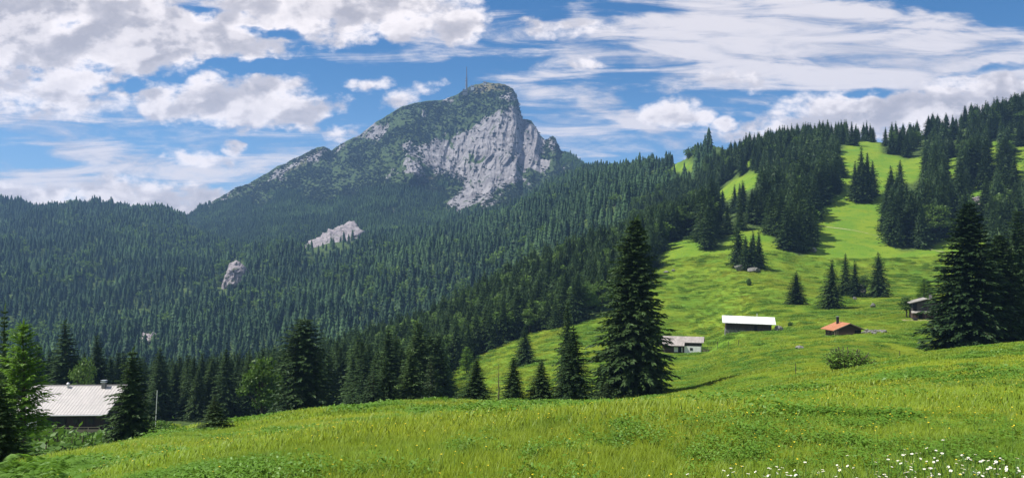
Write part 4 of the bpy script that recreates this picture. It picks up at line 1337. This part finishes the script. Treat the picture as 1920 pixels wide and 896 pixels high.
# ---- big hut with the metal roof
def metal_hut():
    X0, Y0 = -85.0, 151.6
    r = empty('alpine_hut', (X0, Y0, -31.3), 0.03)
    tag(r, 'dark timber alpine hut with a wide pale metal roof among trees at the lower left', 'hut')
    Build().box(-8.2, 8.0, 0, 13, -2.5, 0.2).done('stone_base', M['stone'], r)
    b = Build().box(-8.0, 7.8, .15, 13, .2, 3.9)
    b.prism([(.15, 3.9), (13, 3.9), (7.0, 7.2)], -8.0, 7.8).done('wall', W['dark'], r)
    Build().box(-8.05, -4.6, .05, .15, .2, 3.4).done('plaster_wall', W['plaster'], r)
    rf = Build()
    rf.prism([(-1.7, 3.55), (7.1, 7.72), (7.1, 7.9), (-1.7, 3.73)], -9.2, 9.2)
    rf.prism([(7.1, 7.72), (15.2, 3.9), (15.2, 4.08), (7.1, 7.9)], -9.2, 9.2)
    for i in range(31):
        x = -9.1 + i * .605
        rf.prism([(-1.7, 3.731), (7.08, 7.898), (7.08, 7.945), (-1.7, 3.778)], x, x + .06)
    roof = rf.done('roof', W['metal'], r)
    Build().box(-9.2, 9.2, 6.95, 7.25, 7.9, 8.0).done('ridge_cap', W['metal'], roof)
    Build().rod((-9.2, -1.78, 3.58), (9.2, -1.78, 3.58), .09).done('gutter', W['steel'], roof)
    ch = Build().box(4.6, 5.3, 6.0, 6.7, 7.0, 8.6).done('chimney', M['stone'], roof)
    Build().box(4.45, 5.45, 5.85, 6.85, 8.6, 8.72).box(4.7, 5.2, 6.1, 6.6, 8.72, 8.95).box(4.45, 5.45, 5.85, 6.85, 8.95, 9.03).done('chimney_cap', W['steel'], ch)
    Build().rod((-2.0, 6.4, 7.3), (-2.0, 6.4, 8.35), .22).rod((-2.0, 6.4, 8.35), (-2.0, 6.4, 8.6), .36, .12).done('vent', W['steel'], roof)
    for x in (-2.6, -.3, 2.2, 5.0):
        w = Build().box(x, x + 1.0, .02, .14, 1.7, 2.8).done('window', W['black'], r)
        Build().box(x + .1, x + .9, -.01, .02, 1.8, 2.7).done('pane', W['glass'], w)
    Build().box(-4.5, 7.8, -1.5, .15, .3, .45).done('deck', W['pale'], r)
    rl = Build()
    for i in range(7): rl.box(-4.5 + i * 2.03, -4.38 + i * 2.03, -1.52, -1.40, -.6, 1.28)
    rl.box(-4.5, 7.8, -1.56, -1.36, 1.28, 1.38).box(-4.5, 7.8, -1.50, -1.45, .55, .95)
    rl.done('railing', W['pale'], r)
metal_hut()

def white_roof_shed():
    r = empty('shed', (70.2, 238.5, -19.3), -0.20)
    r.rotation_euler = (0, math.radians(1.6), -0.20)
    tag(r, 'long low dark timber shed with a gleaming white roof on the pasture', 'shed')
    Build().box(-6.6, 6.6, .05, 5.4, -1.6, .5).done('stone_base', M['stone'], r)
    b = Build().box(-6.5, 6.5, .1, 5.4, .5, 2.6)
    b.prism([(.1, 2.6), (5.4, 2.6), (2.9, 3.7)], -6.5, 6.5).done('wall', W['dark'], r)
    Build().box(1.6, 2.4, .03, .1, .05, 1.9).done('door', W['hole'], r)
    Build().box(-6.3, 1.5, .02, .08, .5, 1.15).box(2.5, 6.3, .02, .08, .5, 1.0).done('board_skirt', W['grey'], r)
    rf = Build().prism([(-.9, 2.42), (2.9, 4.3), (2.9, 4.45), (-.9, 2.57)], -7.6, 7.6)
    rf.prism([(2.9, 4.3), (6.6, 2.5), (6.6, 2.65), (2.9, 4.45)], -7.6, 7.6)
    roof = rf.done('roof', W['white'], r)
    Build().rod((2.6, 3.4, 4.1), (2.6, 3.4, 5.4), .06).done('vent_pipe', W['pole'], roof)
white_roof_shed()

def white_hut():
    r = empty('hut', (54.2, 250, -26.6), -0.30)
    tag(r, 'small whitewashed hut with a grey shingle roof beside the huge spruce', 'hut')
    Build().box(-.6, 4.4, .1, 5, -1.5, 1.95).done('wall', W['plaster'], r)
    b = Build().box(-.6, 4.4, .35, 5, 1.95, 3.0)
    b.prism([(.35, 3.0), (5, 3.0), (2.9, 4.2)], -.6, 4.4).done('loft_wall', W['dark'], r)
    w = Build().box(1.1, 1.95, .05, .12, .65, 1.45).done('window', W['black'], r)
    Build().box(1.2, 1.85, .03, .05, .75, 1.35).done('pane', W['glass'], w)
    Build().box(-7.5, -.6, .6, 5, -1.5, 2.4).done('annex_wall', W['darkh'], r)
    Build().box(-3.8, -2.6, .5, .6, 0, 1.5).box(-1.5, -1.2, .5, .6, 0, 1.5).done('plaster_patch', W['plaster'], r)
    Build().box(-2.4, -1.6, .52, .6, 0, 1.7).done('door', W['hole'], r)
    rf = Build().prism([(-.1, 3.0), (2.9, 4.62), (2.9, 4.76), (-.1, 3.14)], -.5, 5.3)
    rf.prism([(-1.3, 2.0), (2.9, 4.60), (2.9, 4.74), (-1.3, 2.14)], -8.2, -.5)
    rf.prism([(2.9, 4.61), (6, 3.0), (6, 3.14), (2.9, 4.75)], -8.2, 5.3)
    rf.done('roof', W['shingle'], r)
    f = empty('paddock_fence', (60.4, 250.3, hz(60.4, 250.3)), -.1)
    tag(f, 'short grey rail fence at the right wall of the whitewashed hut', 'fence')
    for x in (-1.0, .4, 1.6): Build().rod((x, 0, -.4), (x, 0, 1.9), .07).done('post', W['grey'], f)
    for z in (.6, 1.1, 1.6): Build().box(-1.1, 1.9, -.03, .03, z, z + .12).done('rail', W['grey'], f)
    wp = Build()
    rr = random.Random(3)
    for i in range(7):
        for j in range(4 - i % 2):
            y = rr.uniform(-.05, .05)
            wp.rod((-.9 + i * .27, -.9 + y, .15 + j * .25), (-.9 + i * .27, -.2 + y, .15 + j * .25), .12, k=7)
    o = wp.done('woodpile', W['pale'])
    o.location = (60.2, 249.6, hz(60.2, 249.6)); tag(o, 'small stack of split logs in front of the rail fence by the whitewashed hut', 'woodpile')
white_hut()

def red_roof_hut():
    r = empty('hut', (82.9, 198, -17.4), 0.08)
    tag(r, 'low log hut with an orange red tiled roof and black chimney', 'hut')
    Build().box(-3.4, 3.4, .05, 5.4, -1.2, .25).done('stone_base', M['stone'], r)
    b = Build().box(-3.3, 3.3, .1, 5.3, .25, 1.95).prism([(-3.3, 1.95), (3.3, 1.95), (0, 3.35)], .12, 5.28, 'y')
    b.done('wall', W['darkh'], r)
    Build().box(-3.25, 1.5, -.02, .1, .3, 1.35).done('plank_front', W['brown'], r)
    Build().box(1.7, 3.1, .02, .1, .2, 1.75).done('door', W['hole'], r)
    for y in (1.2, 3.4):
        w = Build().box(-3.36, -3.3, y, y + .8, .9, 1.6).done('window', W['pale'], r)
        Build().box(-3.38, -3.36, y + .1, y + .7, .98, 1.52).done('pane', W['glass'], w)
    roof = Build().prism(gable(1.72, 3.45, 4.3, .14), -.95, 6.0, 'y').done('roof', W['tile'], r)
    bb = Build().prism([(-4.32, 1.62), (0, 3.36), (4.32, 1.62), (4.32, 1.84), (0, 3.58), (-4.32, 1.84)], -1.0, -.951, 'y')
    bb.done('bargeboard', W['pale'], roof)
    c = Build().box(-1.25, -.75, 3.3, 3.8, 2.8, 4.9).done('chimney', W['black'], roof)
    Build().box(-1.32, -.68, 3.23, 3.87, 4.9, 4.98).done('chimney_cap', W['steel'], c)
    Build().box(-3.0, .6, -.75, -.35, .42, .50).box(-2.9, -2.8, -.7, -.4, -.3, .42).box(.4, .5, -.7, -.4, -.3, .42).done('bench', W['pale'], r)
    pf = Build()
    for x in (-3.9, -3.5, -3.1): pf.rod((x, -.8, -.6), (x, -.8, 1.7), .07)
    pf.done('porch_post', W['pale'], r)
red_roof_hut()

def barn():
    r = empty('barn', (113.2, 219, -14.4), -0.36)
    tag(r, 'two storey grey timber barn with a shallow gable roof beside the twin spruces', 'barn')
    Build().box(-3.6, 3.6, .9, 9, -1.5, 2.2).done('ground_floor', W['darkh'], r)
    Build().box(-3.55, 3.55, .05, 9, 2.2, 4.5).prism([(-3.55, 4.5), (3.55, 4.5), (0, 5.5)], .07, 8.98, 'y').done('upper_wall', W['grey'], r)
    Build().box(-3.5, -2.6, -.02, .05, 2.3, 4.3).done('shutter', W['hole'], r)
    roof = Build().prism(gable(4.35, 5.6, 4.4, .16), -.8, 9.6, 'y').done('roof', W['old'], r)
    Build().box(.8, 1.5, 3.0, 3.7, 5.2, 6.7).done('chimney', M['stone'], roof)
    Build().prism([(-1.1, 1.75), (.05, 2.25), (.05, 2.35), (-1.1, 1.85)], -4.0, 3.9).done('porch_roof', W['old'], r)
    for x in (-3.7, -.6, 1.2, 3.3): Build().box(x, x + .16, -.95, -.79, -.6, 1.75).done('post', W['grey'], r)
    Build().box(-2.0, -1.1, .84, .9, 0, 1.7).box(1.5, 2.6, .84, .9, .7, 1.6).done('door', W['hole'], r)
    t = Build().prism([(-4.6, -1.6), (-4.2, -.02), (1.0, .02), (1.0, -1.6)], -6.0, 5.0).done('terrace', M['dirt'])
    t.location = (112.4, 218.4, -14.4); t.rotation_euler = (0, 0, -.36)
    tag(t, 'flat terrace of bare pale soil in front of the grey timber barn', 'terrace')
    tr = Build().rod((-.5, 0, .35), (.5, 0, .35), .34, .34, 12).box(-.4, .4, -.25, .25, 0, .12).done('barrel', W['black'])
    tr.location = (108.6, 216.4, -14.42)
    tag(tr, 'dark barrel lying at the left corner of the barn terrace', 'barrel')
barn()

# ---- summit mast and station
def summit():
    Y = 2585.0
    def at(x, y, d=0): return ((x - CX) / F * (Y + d), Y + d, (HY - y) / F * (Y + d))
    r = empty('radio_mast', at(875, 172))
    tag(r, 'tall thin radio mast on the mountain summit', 'mast')
    b = Build().rod((0, 0, -14), (0, 0, 46), 3.0, 2.2, 8).done('tower', W['mast'], r)
    Build().rod((0, 0, 46), (0, 0, 80), 1.4, .9, 8).done('antenna', W['mast'], r)
    Build().rod((-3.6, 0, -14), (-3.6, 0, 40), .5, .4, 6).done('ladder_tube', W['steel'], r)
    for z in (6, 20, 34): Build().box(-4.2, 2.4, -1.8, 1.8, z, z + .8).done('platform', W['mast'], r)
    for i, (x, y, h) in enumerate([(881, 172, 17), (869.5, 174, 13)]):
        m = Build().rod((0, 0, -8), (0, 0, h), 1.0, .7, 6).box(-2.0, 2.0, -.6, .6, h - 3.5, h - 1.2).done('antenna_pole', W['mast'])
        m.location = at(x, y)
        tag(m, ['short antenna pole right of the tall summit mast', 'short antenna pole left of the tall summit mast'][i], 'antenna')
    for i, (x, y, w, h, lab) in enumerate([(886, 165, 11, 6, 'small flat station block between the summit mast and the peak'), (872, 174, 15, 7, 'grey station building at the foot of the summit mast'), (909, 158, 9, 6, 'tiny square observatory on top of the peak')]):
        s = empty('summit_station', at(x, y))
        tag(s, lab, 'building')
        Build().box(-w / 2, w / 2, -5, 5, -9, h).done('wall', W['plaster'] if i != 1 else W['old'], s)
        Build().box(-w / 2 - .5, w / 2 + .5, -5.5, 5.5, h, h + 1).done('roof', W['mast'], s)
        Build().box(-w / 2 + 1, w / 2 - 1, -5.1, -4.98, 1.5, 3.6).done('window', W['glass'], s)
summit()

# ---- poles, posts, boulders
def pole_at(name, x, Y, y0, y1, rad, m, label, cat, lean=0.0):
    X = (x - CX) / F * Y; z = hz(X, Y)
    z1 = (HY - y0) / F * Y
    b = Build().rod((0, 0, -.4), (lean, 0, z1 - z), rad, rad * .8)
    o = b.done(name, m)
    o.location = (X, Y, z)
    tag(o, label, cat)
    return o
pole_at('flagpole', 290, 140, 732, 0, .07, W['pole'], 'slim white flagpole beside the spruce at the hut', 'flagpole', .45)
def post(x, y, h, label, rad=.06, m=None, lean=0.0):
    X, Y, z = ground_seen(x, y, 20)
    o = Build().rod((0, 0, -.3), (lean, 0, h), rad, rad * .85, 7).done('fence_post', m or W['grey'])
    o.location = (X, Y, z)
    tag(o, label, 'fence post', 'old fence posts on the pasture')
post(1492, 703, 1.55, 'grey post standing alone below the round green bush', .05)
post(1687, 671, 1.3, 'grey post between the round bush and the right meadow crest', .06)
post(1345, 655, 2.0, 'grey post nearest the whitewashed hut, first of three', .09)
post(1366, 653, 2.0, 'middle grey post of the three by the whitewashed hut', .07)
post(1385, 651, 1.9, 'third grey post from the whitewashed hut, farthest from it', .07)
def signpost():
    Y = 92; X = (362 - CX) / F * Y; z = hz(X, Y)
    X, Y, z = ground_seen(358, 800, 20)
    r = empty('signpost', (X, Y, z)); tag(r, 'small pale signpost with a tilted board left of the little young spruce', 'signpost')
    Build().rod((0, 0, -.3), (0, 0, .62), .035).done('post', W['pole'], r)
    o = Build().box(-.03, .36, -.02, .02, -.05, .06).done('board', W['pole'], r)
    o.location = (0, -.06, .62); o.rotation_euler = (0, -.55, 0)
signpost()

def boulder(x, y, w, h, label, seed, group=None, name='boulder', m=None, Y=None):
    """w, h in metres"""
    X, Yg, z = ground_seen(x, y, 20) if Y is None else ((x - CX) / F * Y, Y, hz((x - CX) / F * Y, Y))
    bm = bmesh.new()
    bmesh.ops.create_icosphere(bm, subdivisions=4, radius=1)
    co = np.array([v.co[:] for v in bm.verts])
    rng = np.random.default_rng(seed)
    f = 1 + .55 * fbm(co[:, 0] * 1.3 + seed, co[:, 2] * 1.3 + co[:, 1] * 1.7, seed, 4)
    pl = rng.normal(0, 1, (9, 3)); pl /= np.linalg.norm(pl, axis=1, keepdims=True)
    co = co * f[:, None]
    for p in pl:                                  # chip flat facets
        d = co @ p; lim = rng.uniform(.62, .85)
        co = co - np.clip(d - lim, 0, None)[:, None] * p * .9
    for v, c in zip(bm.verts, co): v.co = (c[0] * w / 2, c[1] * w / 2, c[2] * h * .62 + h * .3)
    me = bpy.data.meshes.new(name); bm.to_mesh(me); bm.free(); me.materials.append(m or M['stone'])
    o = link(name, me, None, (X, Yg, z)); o.rotation_euler = (0, 0, rng.uniform(0, 6))
    tag(o, label, 'boulder', group)
boulder(1612, 553, 4.6, 4.2, 'big pale boulder among the spruces above the red-roofed hut', 1)
boulder(1461, 621, 2.6, 1.9, 'round grey boulder at the right end of the white-roofed shed', 2)
boulder(1390, 508, 5.0, 3.4, 'broad grey rock at the left foot of the spruce clump on the knoll', 3)
boulder(1414, 510, 5.0, 2.4, 'flat grey rock at the right foot of the spruce clump on the knoll', 4)
boulder(1636, 576, 2.0, 1.5, 'pale rock on the slope below the tall spruce standing apart', 5)
boulder(1603, 562, 1.6, 1.2, 'small pale stone lying just below the big pale boulder', 6)
boulder(1499, 655, 1.6, .8, 'low grey stone in the herbs between shed and red-roofed hut', 7)
boulder(1525, 474, 3.8, 2.6, 'grey rock at the lower tip of the left hillside stand', 8)
for i in range(9):
    boulder(1621 + i * 4.6 + random.uniform(-1, 1), 625 + random.uniform(-2, 2), random.uniform(.9, 1.7), random.uniform(.6, 1.1), 'grey stone in the low heap of rubble right of the red-roofed hut', 20 + i, 'rubble right of the red-roofed hut')
for i, (x, y, w) in enumerate([(1832, 388, 9), (1846, 392, 7), (1886, 382, 9), (1902, 378, 10), (1835, 398, 6), (1915, 386, 7)]):
    boulder(x, y, w, w * .8, 'pale cliff rock between spruces high on the right hill', 40 + i, 'cliff rocks on the right hill', 'cliff_rock', M['crag'])
for i, (x, y, w) in enumerate([(1250, 512, 3.0), (1262, 508, 2.2)]):
    boulder(x, y, w, .9, ['bare rocky patch beside the top of the huge meadow spruce', 'smaller rocky patch right of the bare one by the huge spruce'][i], 60 + i)

# ---- trodden path across the upper pasture
def path():
    pts = [(1535, 424), (1560, 427), (1585, 430), (1610, 434), (1635, 440), (1660, 447), (1685, 455), (1710, 461), (1740, 467), (1775, 474), (1810, 482)]
    xs = np.linspace(1535, 1810, 90)
    ys = np.interp(xs, [p[0] for p in pts], [p[1] for p in pts])
    v, f = [], []
    for x, y in zip(xs, ys):
        X, Y, z = ground_seen(x, y, 250)
        v += [(X, Y - .5, hz(X, Y - .5) + .10), (X, Y + .5, hz(X, Y + .5) + .10)]
    f = [(2 * i, 2 * i + 2, 2 * i + 3, 2 * i + 1) for i in range(len(xs) - 1)]
    o = link('path', np_mesh('path', np.array(v), np.array(f), [M['track']]))
    tag(o, 'narrow trodden path slanting across the upper pasture', 'path', kind='structure')
path()

# ------------------------------------------------------------------ bushes and ferns
(cv, cf), (wv, wf) = shrub(409, 1, .5, 150, 46, .055)
MESH['bush9'] = (np_mesh('foliage', cv, cf, [M['bright_bush']]), np_mesh('stems', wv, wf, [M['bark']]))
for i in range(3):
    (cv, cf), (wv, wf) = shrub(400 + i, 1, .5, 110, 50, .085)
    MESH['bush%d' % i] = (np_mesh('foliage', cv, cf, [M['bush']]), np_mesh('stems', wv, wf, [M['bark']]))
def bush(x, Y, w, h, label, group=None, k=0, ybase=None, ytop=None):
    if Y is None: X, Y, z = ground_seen(x, ybase, 15)
    else: X = (x - CX) / F * Y; z = hz(X, Y)
    if ytop: h = max(1.5, (HY - ytop) / F * Y - z)
    return tree('bush', 'bush%d' % k, X, Y, h, w, label, 'bush', group, z=z, kids=('foliage', 'stems'))
bush(1590, None, 7.2, 2.8, 'round loose green bush alone on the middle of the right meadow', None, 9, 694)
bush(1482, None, 1.7, 1.5, 'tiny dark shrub on the pasture right of the white-roofed shed', None, 1, 613)
bush(1404, None, 2.2, 3.0, 'thin young shrub on the pasture below the rocky knoll', None, 2, 536)
for i, (x, Y, w, yt) in enumerate([(118, 112, 9, 812), (165, 118, 9, 814), (210, 112, 8, 810), (78, 108, 9, 804), (140, 70, 7, 822), (60, 38, 6, 822), (105, 60, 8, 812), (150, 80, 9, 816), (195, 92, 9, 812), (228, 80, 7, 818), (95, 84, 9, 806), (172, 62, 7, 826), (272, 104, 7, 798), (25, 32, 5, 838), (130, 46, 6, 836), (45, 62, 7, 800), (305, 112, 6, 792)]):
    b = bush(x, Y, w, 3, 'leafy green shrub in the thicket on the bank below the metal-roofed hut', 'thicket below the metal-roofed hut', i % 3, ytop=yt)

def frond(rng, L, n=16):
    s = np.linspace(.12, 1, n)
    px = s * L * .75; pz = L * (.9 * s - .55 * s * s)
    base = np.stack([px, np.zeros(n), pz], 1)
    out = []
    for sg in (-1, 1):
        ln = L * .30 * np.sin(np.pi * np.clip(s * .92 + .05, 0, 1)) + .02
        d = np.stack([np.full(n, .45), np.full(n, sg * 1.0), np.full(n, -.15)], 1); d /= np.linalg.norm(d, axis=1, keepdims=True)
        out.append(kites(base, d, ln, np.full(n, L * .075), np.tile([[0., 0, 1]], (n, 1)) + rng.normal(0, .2, (n, 3)), .1))
    return merge(out)
def fern_clump(seed, nf=13):
    rng = np.random.default_rng(seed); parts = []
    for k in range(nf):
        v, f = frond(rng, rng.uniform(.7, 1.1))
        a = 2 * math.pi * k / nf + rng.uniform(-.3, .3); c, s = math.cos(a), math.sin(a)
        v = np.stack([v[:, 0] * c - v[:, 1] * s, v[:, 0] * s + v[:, 1] * c, v[:, 2]], 1)
        parts.append((v, f))
    return merge(parts)
FERN = [np_mesh('fern', *fern_clump(600 + i), [M['fern']]) for i in range(3)]
for i, (x, Y, s) in enumerate([(72, 16.5, 1.15), (96, 15, .9), (45, 15.5, .95), (120, 17.5, .85), (70, 13.5, .85), (20, 15, .8), (105, 13, .7), (150, 18, .7)]):
    X = (x - CX) / F * Y
    o = link('fern', FERN[i % 3], None, (X, Y, hz(X, Y) - .03)); o.scale = (s, s, s); o.rotation_euler = (0, 0, i * 1.7)
    tag(o, 'bright green fern in the patch at the lower left meadow edge' if i else 'tallest bright green fern in the patch at the lower left', 'fern', 'ferns at the lower left')

# ------------------------------------------------------------------ grass, herbs and flowers
def tuft(seed, n, rad, h, w, lean=.5):
    rng = np.random.default_rng(seed)
    a = rng.uniform(0, 6.283, n); r = rad * np.sqrt(rng.random(n))
    b = np.stack([np.cos(a) * r, np.sin(a) * r, np.full(n, -.04)], 1)
    hh = h * rng.uniform(.5, 1.15, n)
    la = rng.uniform(0, 6.283, n); le = lean * hh * rng.uniform(.15, 1, n)
    d = np.stack([np.cos(la), np.sin(la)], 1)
    sd = np.stack([-d[:, 1], d[:, 0], np.zeros(n)], 1) * (w * rng.uniform(.6, 1.3, n) / 2)[:, None]
    m = b + np.stack([d[:, 0] * le * .35, d[:, 1] * le * .35, hh * .6], 1)
    t = b + np.stack([d[:, 0] * le, d[:, 1] * le, hh], 1)
    v = np.stack([b - sd, b + sd, m + sd * .8, m - sd * .8, t], 1).reshape(-1, 3)
    k = np.arange(n)[:, None] * 5
    return v, [np.concatenate([k, k + 1, k + 2, k + 3], 1), np.concatenate([k + 3, k + 2, k + 4], 1)]
def herb(seed, n, rad, h, leaf):
    rng = np.random.default_rng(seed)
    a = rng.uniform(0, 6.283, n); r = rad * np.sqrt(rng.random(n))
    p = np.stack([np.cos(a) * r, np.sin(a) * r, h * rng.uniform(.2, 1, n) * (1 - .4 * (r / rad) ** 2)], 1)
    la = rng.uniform(0, 6.283, n)
    d = np.stack([np.cos(la), np.sin(la), rng.uniform(-.35, .6, n)], 1); d /= np.linalg.norm(d, axis=1, keepdims=True)
    ln = leaf * rng.uniform(.6, 1.4, n)
    return kites(p, d, ln, ln * .5, np.stack([rng.normal(0, .4, n), rng.normal(0, .4, n), np.ones(n)], 1), .15)
GR = []
for i in range(3): GR.append(np_mesh('tuft', *tuft(700 + i, 90, .20, .13, .0055, 1.1), [M['grass']]))            # 0-2 near
for i in range(2): GR.append(np_mesh('tuft', *tuft(710 + i, 110, .50, .17, .016, 1.1), [M['grass']]))            # 3-4 middle
for i in range(2): GR.append(np_mesh('tuft', *tuft(720 + i, 110, 1.1, .21, .05, 1.1), [M['grass']]))            # 5-6 far
GR.append(np_mesh('herb', *herb(730, 80, .16, .15, .04), [M['herb']]))                                          # 7 near herb
GR.append(np_mesh('herb', *herb(731, 130, .45, .22, .08), [M['herb']]))                                          # 8 middle herb
GR.append(np_mesh('herb', *herb(732, 170, 1.1, .32, .17), [M['herb']]))                                          # 9 far herb

def fan_points(y0, y1, dens, umax):
    n = int(dens * umax * (y1 * y1 - y0 * y0))
    Y = np.sqrt(RNG.uniform(y0 * y0, y1 * y1, n)); u = RNG.uniform(-umax, umax, n)
    return u * Y, Y
def meadow_points(X, Y):
    Z = H(X, Y)
    keep = ~forest_at(X, Y, Z)
    return X[keep], Y[keep], Z[keep]
def herb_field(X, Y):
    return fbm(X / 4.0, Y / 3.2, 900, 4, .6) + .35 * fbm(X / 26, Y / 18, 930, 2)
def grass():
    P, S, I = [], [], []
    for y0, y1, dens, um, gi, hi, smin, smax in ((3.2, 14, 48, 1.15, (0, 3), 7, .7, 1.25), (13, 48, 11, .95, (3, 5), 8, .7, 1.2), (45, 170, 2.1, .80, (5, 7), 9, .7, 1.2), (165, 400, .55, .70, (5, 7), 9, 1.0, 1.8)):
        X, Y = fan_points(y0, y1, dens, um)
        X, Y, Z = meadow_points(X, Y)
        k = herb_field(X, Y)
        hb = (k > (.30 if y0 < 10 else .26) + RNG.normal(0, .16 if y0 < 10 else .07, len(X)))
        idx = np.where(hb, hi, RNG.integers(gi[0], gi[1], len(X)))
        s = RNG.uniform(smin, smax, len(X)) * (1 + .5 * fbm(X / 3, Y / 3, 950, 2))
        zs = s * np.clip(1 + 1.0 * fbm(X / 9, Y / 6, 960, 3), .45, 1.45)
        P.append(np.stack([X, Y, Z], 1)); S.append(np.stack([s, s, zs], 1)); I.append(idx)
    P = np.concatenate(P); S = np.concatenate(S); I = np.concatenate(I)
    scatter('grass', P, RNG.uniform(0, 6.28, len(P)), S, I, GR, 'lush meadow grass with patches of broad-leaved herbs', 'grass')
grass()

def flower(seed, petals, rp, hgt, pet, cen, flat=True):
    rng = np.random.default_rng(seed)
    b = Build().rod((0, 0, -.05), (.02, 0, hgt), .004, .003, 4)
    me = bpy.data.meshes.new('flower')
    bm = b.bm
    ns = len(bm.faces)
    for k in range(petals):
        a = 2 * math.pi * k / petals; w = math.pi / petals * .85
        pts = [(0.15, 0), (.75, -w), (1.0, -w * .4), (1.0, w * .4), (.75, w)]
        vs = [bm.verts.new((.02 + rp * r * math.cos(a + t), rp * r * math.sin(a + t), hgt + (.1 * rp if flat else .5 * rp) * r)) for r, t in pts]
        bm.faces.new(vs)
    np_ = len(bm.faces)
    for k in range(6):
        a, c = 2 * math.pi * k / 6, 2 * math.pi * (k + 1) / 6
        bm.faces.new([bm.verts.new((.02, 0, hgt + .35 * rp)), bm.verts.new((.02 + .3 * rp * math.cos(a), .3 * rp * math.sin(a), hgt + .12 * rp)), bm.verts.new((.02 + .3 * rp * math.cos(c), .3 * rp * math.sin(c), hgt + .12 * rp))])
    for i, f in enumerate(bm.faces): f.material_index = 0 if i < ns else (1 if i < np_ else 2)
    bm.to_mesh(me); bm.free()
    for m in (M['stem'], M[pet], M[cen]): me.materials.append(m)
    return me
def flowers():
    X, Y = fan_points(4.5, 12, 190, .80)
    k = (X > .3 + RNG.normal(0, 1.0, len(X))) & (Y < 7.9 + .10 * X + RNG.normal(0, .40, len(X))) & (fbm(X / 1.1, Y / .7, 970, 3) > RNG.uniform(-.35, .45, len(X)))
    X, Y = X[k], Y[k]
    n = len(X)
    s = RNG.uniform(.7, 1.25, n)
    scatter('daisies', np.stack([X, Y, H(X, Y)], 1), RNG.uniform(0, 6.28, n), np.stack([s, s, s * RNG.uniform(.8, 1.2, n)], 1), RNG.integers(0, 3, n),
            [flower(1 + i, 15, .0135, .22, 'petal', 'yolk') for i in range(3)], 'white daisies blooming along the near edge of the meadow', 'flowers', RNG.normal(0, .35, (n, 2)))
    P = []
    for y0, y1, dens in ((4, 16, 9), (16, 50, 3), (50, 140, .5)):
        X, Y = fan_points(y0, y1, dens, .72)
        X, Y, Z = meadow_points(X, Y)
        c, s_ = math.cos(.35), math.sin(.35)
        f = fbm((X * c - Y * s_) / 26, (X * s_ + Y * c) / 8, 980, 3)
        k = f > RNG.uniform(-.12, .42, len(X))
        P.append(np.stack([X, Y, Z, np.clip(Y / 26, .75, 2.6)], 1)[k])
    P = np.concatenate(P); n = len(P)
    s = RNG.uniform(.45, .9, n)
    scatter('buttercups', P[:, :3], RNG.uniform(0, 6.28, n), np.stack([s * P[:, 3], s * P[:, 3], s * 1.1], 1), RNG.integers(0, 2, n),
            [flower(11 + i, 5, .020, .33, 'yolk', 'yolk', False) for i in range(2)], 'yellow buttercups scattered through the meadow in bands', 'flowers', RNG.normal(0, .2, (n, 2)))
flowers()

# ------------------------------------------------------------------ the air
def haze():
    m = bpy.data.materials.new('haze'); m.use_nodes = True
    t = m.node_tree; t.nodes.clear()
    N = NT(t)
    v = N.n('ShaderNodeVolumePrincipled')
    v.inputs['Color'].default_value = (0.34, 0.58, 1.0, 1)
    v.inputs['Density'].default_value = HAZE_DENSITY
    v.inputs['Anisotropy'].default_value = 0.1
    out = N.n('ShaderNodeOutputMaterial')
    t.links.new(v.outputs[0], out.inputs['Volume'])
    o = Build().box(-3700, 3700, -70, 4000, -420, 668).done('haze', m)
    tag(o, 'thin blue summer haze lying over the valley and mountain', 'haze', kind='stuff')
HAZE_DENSITY = 0.00010
haze()
